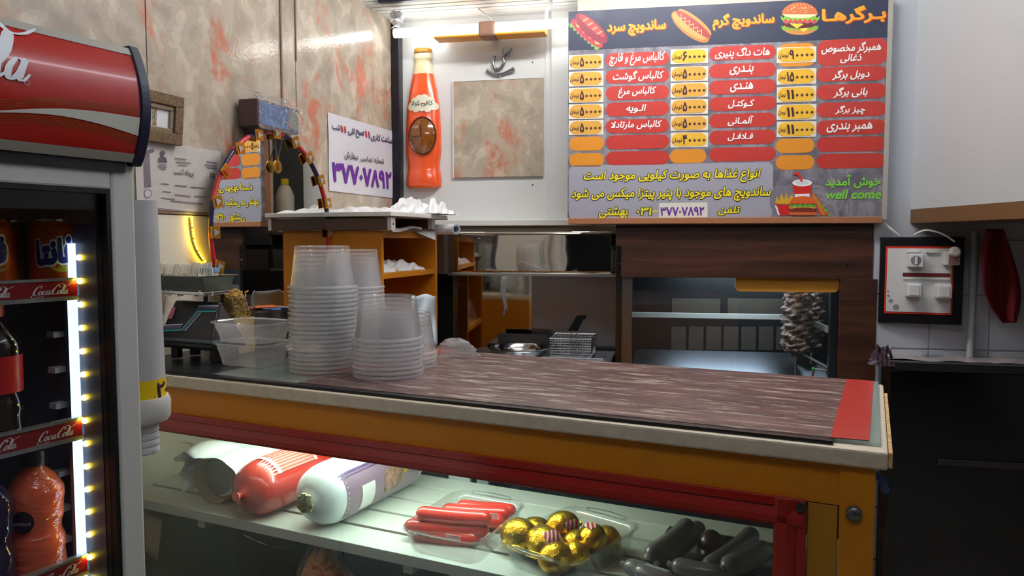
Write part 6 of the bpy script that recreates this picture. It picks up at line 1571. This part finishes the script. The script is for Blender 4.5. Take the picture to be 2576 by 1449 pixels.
# led bar on the far inner wall
LB = lamp_mat('led_bar', (180, 222, 255), 1.8); LD = lamp_mat('led_point', (255, 226, 70), 14.0)
sl_ = SI - .009; zT = FP.st(205, 612, -.072)[1]
bar_ = build(MB().box(FP, sl_ - .004, sl_ + .004, .16, zT, -.085, -.074), 'led_bar', LB, fr)
build(MB().box(FP, sl_ - .003, SI - .004, .15, zT + .004, -.094, -.0855), 'led_channel', mat('alu', (170, 176, 184), .3, metal=1), fr)
z = zT - .02; l0 = None
while z > .2:
    c = FP.p(sl_ + .003, z, -.066)
    if l0 is None: l0 = build(MB().ball(c, .0042, 8, 6), 'led', LD, bar_); c0f = c
    else: o = l0.copy(); COL.objects.link(o); o.location = tuple(c - c0f)
    z -= .0335
# shelf pegs on the far wall
for y in (835, 922, 1010, 1178, 1266, 1345):
    build(MB().box(FP, SI - .02, SI - .004, FP.st(185, y, -.12)[1] - .004, FP.st(185, y, -.12)[1] + .004, -.125, -.108), 'shelf_peg', FWH, fr)
# shelves with branded strips
RS = mat('strip_red', (150, 16, 30), .35)
shz = []
for yt, yb in ((697, 752), (1047, 1104), (1386, 1440)):
    xr = 215 if yt < 1000 else (208 if yt < 1300 else 232)
    zt, zb = FP.st(xr, yt, -.072)[1], FP.st(xr, yb, -.072)[1]; shz.append((zt, zb))
    h = zt - zb
    st = build(MB().box(FP, FL_ + .04, SI - .006, zb + h * .17, zt - h * .10, -.078, -.072), 'price_strip', RS, fr)
    build(MB().box(FP, FL_ + .04, SI - .005, zt - h * .12, zt, -.080, -.070), 'strip_edge', mat('strip_silver', (176, 180, 186), .25, metal=.7), st)
    build(MB().box(FP, FL_ + .04, SI - .005, zb, zb + h * .18, -.080, -.070), 'strip_edge', MATS['strip_silver'], st)
    w0, w1 = FP.st(76, 730, -.072)[0], FP.st(174, 730, -.072)[0]; sc2 = (w1 - w0) / 7.4
    step = w1 - FP.st(28, 730, -.072)[0]
    for k in range(3):
        mb = MB(); cola_script(mb, lambda s, q: FP.p(w0 + sc2 * .3 - k * step + s, zb + h * .30 + q * (h * .44 / (2.4 * sc2)), -.0712), sc2, 0, 0, thick=.30); build(mb, 'script_lettering', MATS['script_white'], st)
    for i in range(16): 
        s = FL_ + .05 + i * (SI - .03 - FL_ - .05) / 15; build(MB().tube([FP.p(s, zb + .004, -.08), FP.p(s, zb + .004, FD + .02)], .0015, 5), 'shelf_wire', MATS['strip_silver'], fr)
    for d_ in (-.1, -.3): build(MB().tube([FP.p(FL_ + .035, zb + .0015, d_), FP.p(SI - .006, zb + .0015, d_)], .002, 5), 'shelf_wire', MATS['strip_silver'], fr)
# orange cans on the top shelf
CANO = mat('can_orange', (214, 92, 22), .3, metal=.35)
cz = shz[0][1] + .0062; cr = .0335
s1c = FP.st(136, 640, -.118)[0]; ctop = FP.st(136, 552, -.118)[1]; chh = ctop - cz
def can(s, d, lab, art, grp='orange soda cans in the fridge'):
    b = FP.p(s, cz, d); t = thing('soda_can', lab, 'can', b, grp)
    build(MB().lathe(b, [(.024, 0), (.028, .001), (cr, .010), (cr, chh - .014), (.028, chh - .003)], 32, cap=True), 'body', CANO, t, smooth=50)
    build(MB().lathe(b + np.array((0, 0, chh - .003)), [(.0285, 0), (.0285, .003), (.026, .003), (.025, .0005), (0, .0005)], 32), 'lid', CHROME, t, smooth=40)
    if art:
        dv = -b.copy(); dv[2] = 0; th0 = math.atan2(CAMP[1] - b[1], CAMP[0] - b[0])
        def cm_(x, z, e=.0004): a = th0 + x / cr; return np.array((b[0] + (cr + e) * math.cos(a), b[1] + (cr + e) * math.sin(a), z))
        z0, z1 = FP.st(120, 660, -.09)[1], FP.st(120, 602, -.09)[1]
        mb = MB(); text_box(mb, lambda x, z: cm_(x, z + .12 * x, .0005), 'فانتا', -.024, .022, z0, z1, bold=.13); o1 = build(mb, 'logo_edge', M_WHT, t)
        mb = MB(); text_box(mb, lambda x, z: cm_(x, z + .12 * x, .0009), 'فانتا', -.024, .022, z0, z1, bold=.06); build(mb, 'logo', mat('logo_blue', (30, 40, 130), .3), t)
        zl = z0 - .004; mb = MB(); mb.add([cm_(.008, zl, .0004)] + [cm_(.008 + .015 * math.cos(q), zl + .010 * math.sin(q), .0004) for q in np.linspace(math.pi, 2 * math.pi, 14)], [(0, i, i + 1) for i in range(1, 14)]); build(mb, 'lemon', mat('lemon_green', (176, 170, 40), .3), t)
    return t
can(s1c, -.114, 'orange soda can with blue Persian logo at the right end of the top shelf', True)
stp = -.0745
can(s1c + stp + .002, -.150, 'second orange soda can from the right on the top shelf', True)
can(s1c + 2 * stp - .004, -.150, 'third orange soda can from the right on the top shelf', False)
for i in range(3): can(s1c + stp * (i - .1), -.235, 'orange soda can in the rear row, %s' % ('right', 'middle', 'left')[i], False)
# red labelled bottle on the second shelf, orange drink and violet bottle on the third
cz2 = shz[1][1] + .0062
def bottle(s, d, z, h, r, lab, liquid, capm, labelm=None, cat='bottle'):
    b = FP.p(s, z, d); t = thing('drink_bottle', lab, cat, b)
    rib = []
    for i in range(13):
        k = i / 12; rib.append((r * (1 + .03 * math.sin(k * 22) - .12 * math.exp(-((k - .55) / .12) ** 2)), .008 + h * .66 * k))
    prof = [(r * .8, 0)] + rib + [(r * .9, h * .74), (r * .62, h * .82), (r * .38, h * .86), (r * .36, h * .90)]
    build(MB().lathe(b, prof, 32), 'body', liquid, t, smooth=60)
    build(MB().lathe(b + np.array((0, 0, h * .885)), [(r * .44, 0), (r * .46, .003), (r * .46, h * .105), (r * .42, h * .115), (0, h * .115)], 20), 'cap', capm, t, smooth=40)
    return t, b
DRK = bpy.data.materials.new('pink_orange_drink'); DRK.use_nodes = True; b_ = DRK.node_tree.nodes['Principled BSDF']
b_.inputs['Base Color'].default_value = lin((255, 120, 84)) + (1,); b_.inputs['Roughness'].default_value = .12; b_.inputs['Coat Weight'].default_value = .7; b_.inputs['Subsurface Weight'].default_value = .8; b_.inputs['Subsurface Radius'].default_value = (.05, .02, .015); b_.inputs['Subsurface Scale'].default_value = .5
nz_ = noise_node(DRK.node_tree, 22, 2, .5, 1, (1, 1, 2.5)); bp = DRK.node_tree.nodes.new('ShaderNodeBump'); bp.inputs['Distance'].default_value = .006; DRK.node_tree.links.new(nz_.outputs[0], bp.inputs['Height']); DRK.node_tree.links.new(bp.outputs[0], b_.inputs['Normal']); DRK.node_tree.links.new(bp.outputs[0], b_.inputs['Coat Normal'])
bz0 = shz[2][1] + .0062; sB_ = FP.st(90, 1300, -.118)[0]; bt_ = FP.st(80, 1132, -.118)[1]; bh = bt_ - bz0
t, b = bottle(sB_, -.118, bz0, bh, .0365, 'orange pink fruit drink bottle with dark cap in the lowest visible shelf', DRK, mat('cap_navy', (18, 22, 44), .35))
th0 = math.atan2(CAMP[1] - b[1], CAMP[0] - b[0]); zc_ = FP.st(52, 1326, -.085)[1]
def bm(x, z, e): a = th0 + x / .0365; return np.array((b[0] + (.0355 + e) * math.cos(a), b[1] + (.0355 + e) * math.sin(a), z))
mb = MB(); mb.add([bm(-.017, zc_, .001)] + [bm(-.017 + .015 * math.cos(q), zc_ + .016 * math.sin(q), .001) for q in np.linspace(0, 2 * math.pi, 25)], [(0, i, i + 1) for i in range(1, 25)]); lbo = build(mb, 'label', mat('label_plum', (40, 14, 40), .35), t)
mb = MB(); text_box(mb, lambda x, z: bm(x, z, .0018), 'lamnus', -.029, -.006, zc_ - .004, zc_ + .002, fa=False, bold=.02); build(mb, 'lettering', mat('ink_pale_rose', (190, 150, 190), .4), lbo)
bottle(FP.st(-45, 1300, -.118)[0], -.118, bz0, bh, .036, 'violet tinted water bottle left of the orange drink', film('violet_bottle', (130, 110, 190), clear=.6, milky=.25, tint=(150, 140, 200)), mat('cap_blue', (40, 60, 140), .35))
t, b = bottle(FP.st(-18, 930, -.118)[0], -.118, cz2, .20, .034, 'cola bottle with red label at the left of the middle shelf', mat('cola_dark', (30, 10, 10), .12, coat=.6), mat('cap_red', (190, 20, 26), .35))
build(MB().lathe(b + np.array((0, 0, .075)), [(.0345, 0), (.0345, .05)], 32, cap=False), 'label', mat('label_red', (200, 22, 30), .35), t, smooth=60)
# cup dispenser tube on the fridge side
ax0 = FP.p(.068, FP.st(345, 1060, -.055)[1], -.055); ax1 = FP.p(.060, FP.st(345, 505, -.055)[1], -.050)
dp = thing('cup_dispenser', 'pale tube cup dispenser with yellow price label on the fridge side', 'dispenser', ax0)
TU = mat('tube_grey', (186, 186, 188), .35, coat=.2); dv = (ax1 - ax0); Lt = np.linalg.norm(dv); dv /= Lt
build(MB().lathe(ax0, [(.0355, .045), (.0335, Lt), (.030, Lt)], 32, dv, cap=False), 'tube', TU, dp, smooth=60)
build(MB().lathe(ax0, [(.037, 0), (.041, .006), (.042, .030), (.039, .038), (.036, .038)], 32, dv, cap=False), 'ring', mat('ring_white', (202, 200, 196), .4), dp, smooth=60)
zl0, zl1 = FP.st(385, 1012, -.03)[1], FP.st(385, 952, -.03)[1]; k0_ = (zl0 - ax0[2]) ; k1_ = (zl1 - ax0[2])
build(MB().lathe(ax0, [(.0362, k0_), (.0360, k1_)], 40, dv, cap=False), 'price_label', mat('label_yellow', (232, 196, 20), .45), dp, smooth=60)
th1 = math.atan2(CAMP[1] - ax0[1], CAMP[0] - ax0[0])
def dm(x, z): a = th1 + x / .0362; return np.array((ax0[0] + .0368 * math.cos(a), ax0[1] + .0368 * math.sin(a), z))
mb = MB(); zz0 = zl0 + .006
text_box(mb, dm, '۲۰', .022, .050, zl0 + .007, zl1 - .006, fa=False, bold=.03); text_box(mb, dm, 'تومان', -.010, .019, zl0 + .004, zl0 + .020, bold=.02)
build(mb, 'lettering', mat('ink_dark_plum', (50, 24, 50), .5), dp)
for i in range(5): build(MB().lathe(ax0, [(.022, -.050 + i * .011), (.024, -.048 + i * .011), (.023, -.039 + i * .011)], 28, dv, cap=False), 'cup_rim', mat('cup_white', (214, 216, 220), .4), dp, smooth=60)
for z in (.08, .4): 
    c = ax0 + dv * z; build(MB().box(FP, SO, .036, c[2] - .012, c[2] + .012, -.07, -.04), 'bracket', TU, dp)

for o in bpy.data.objects:
    if '_base' in o: del o['_base']
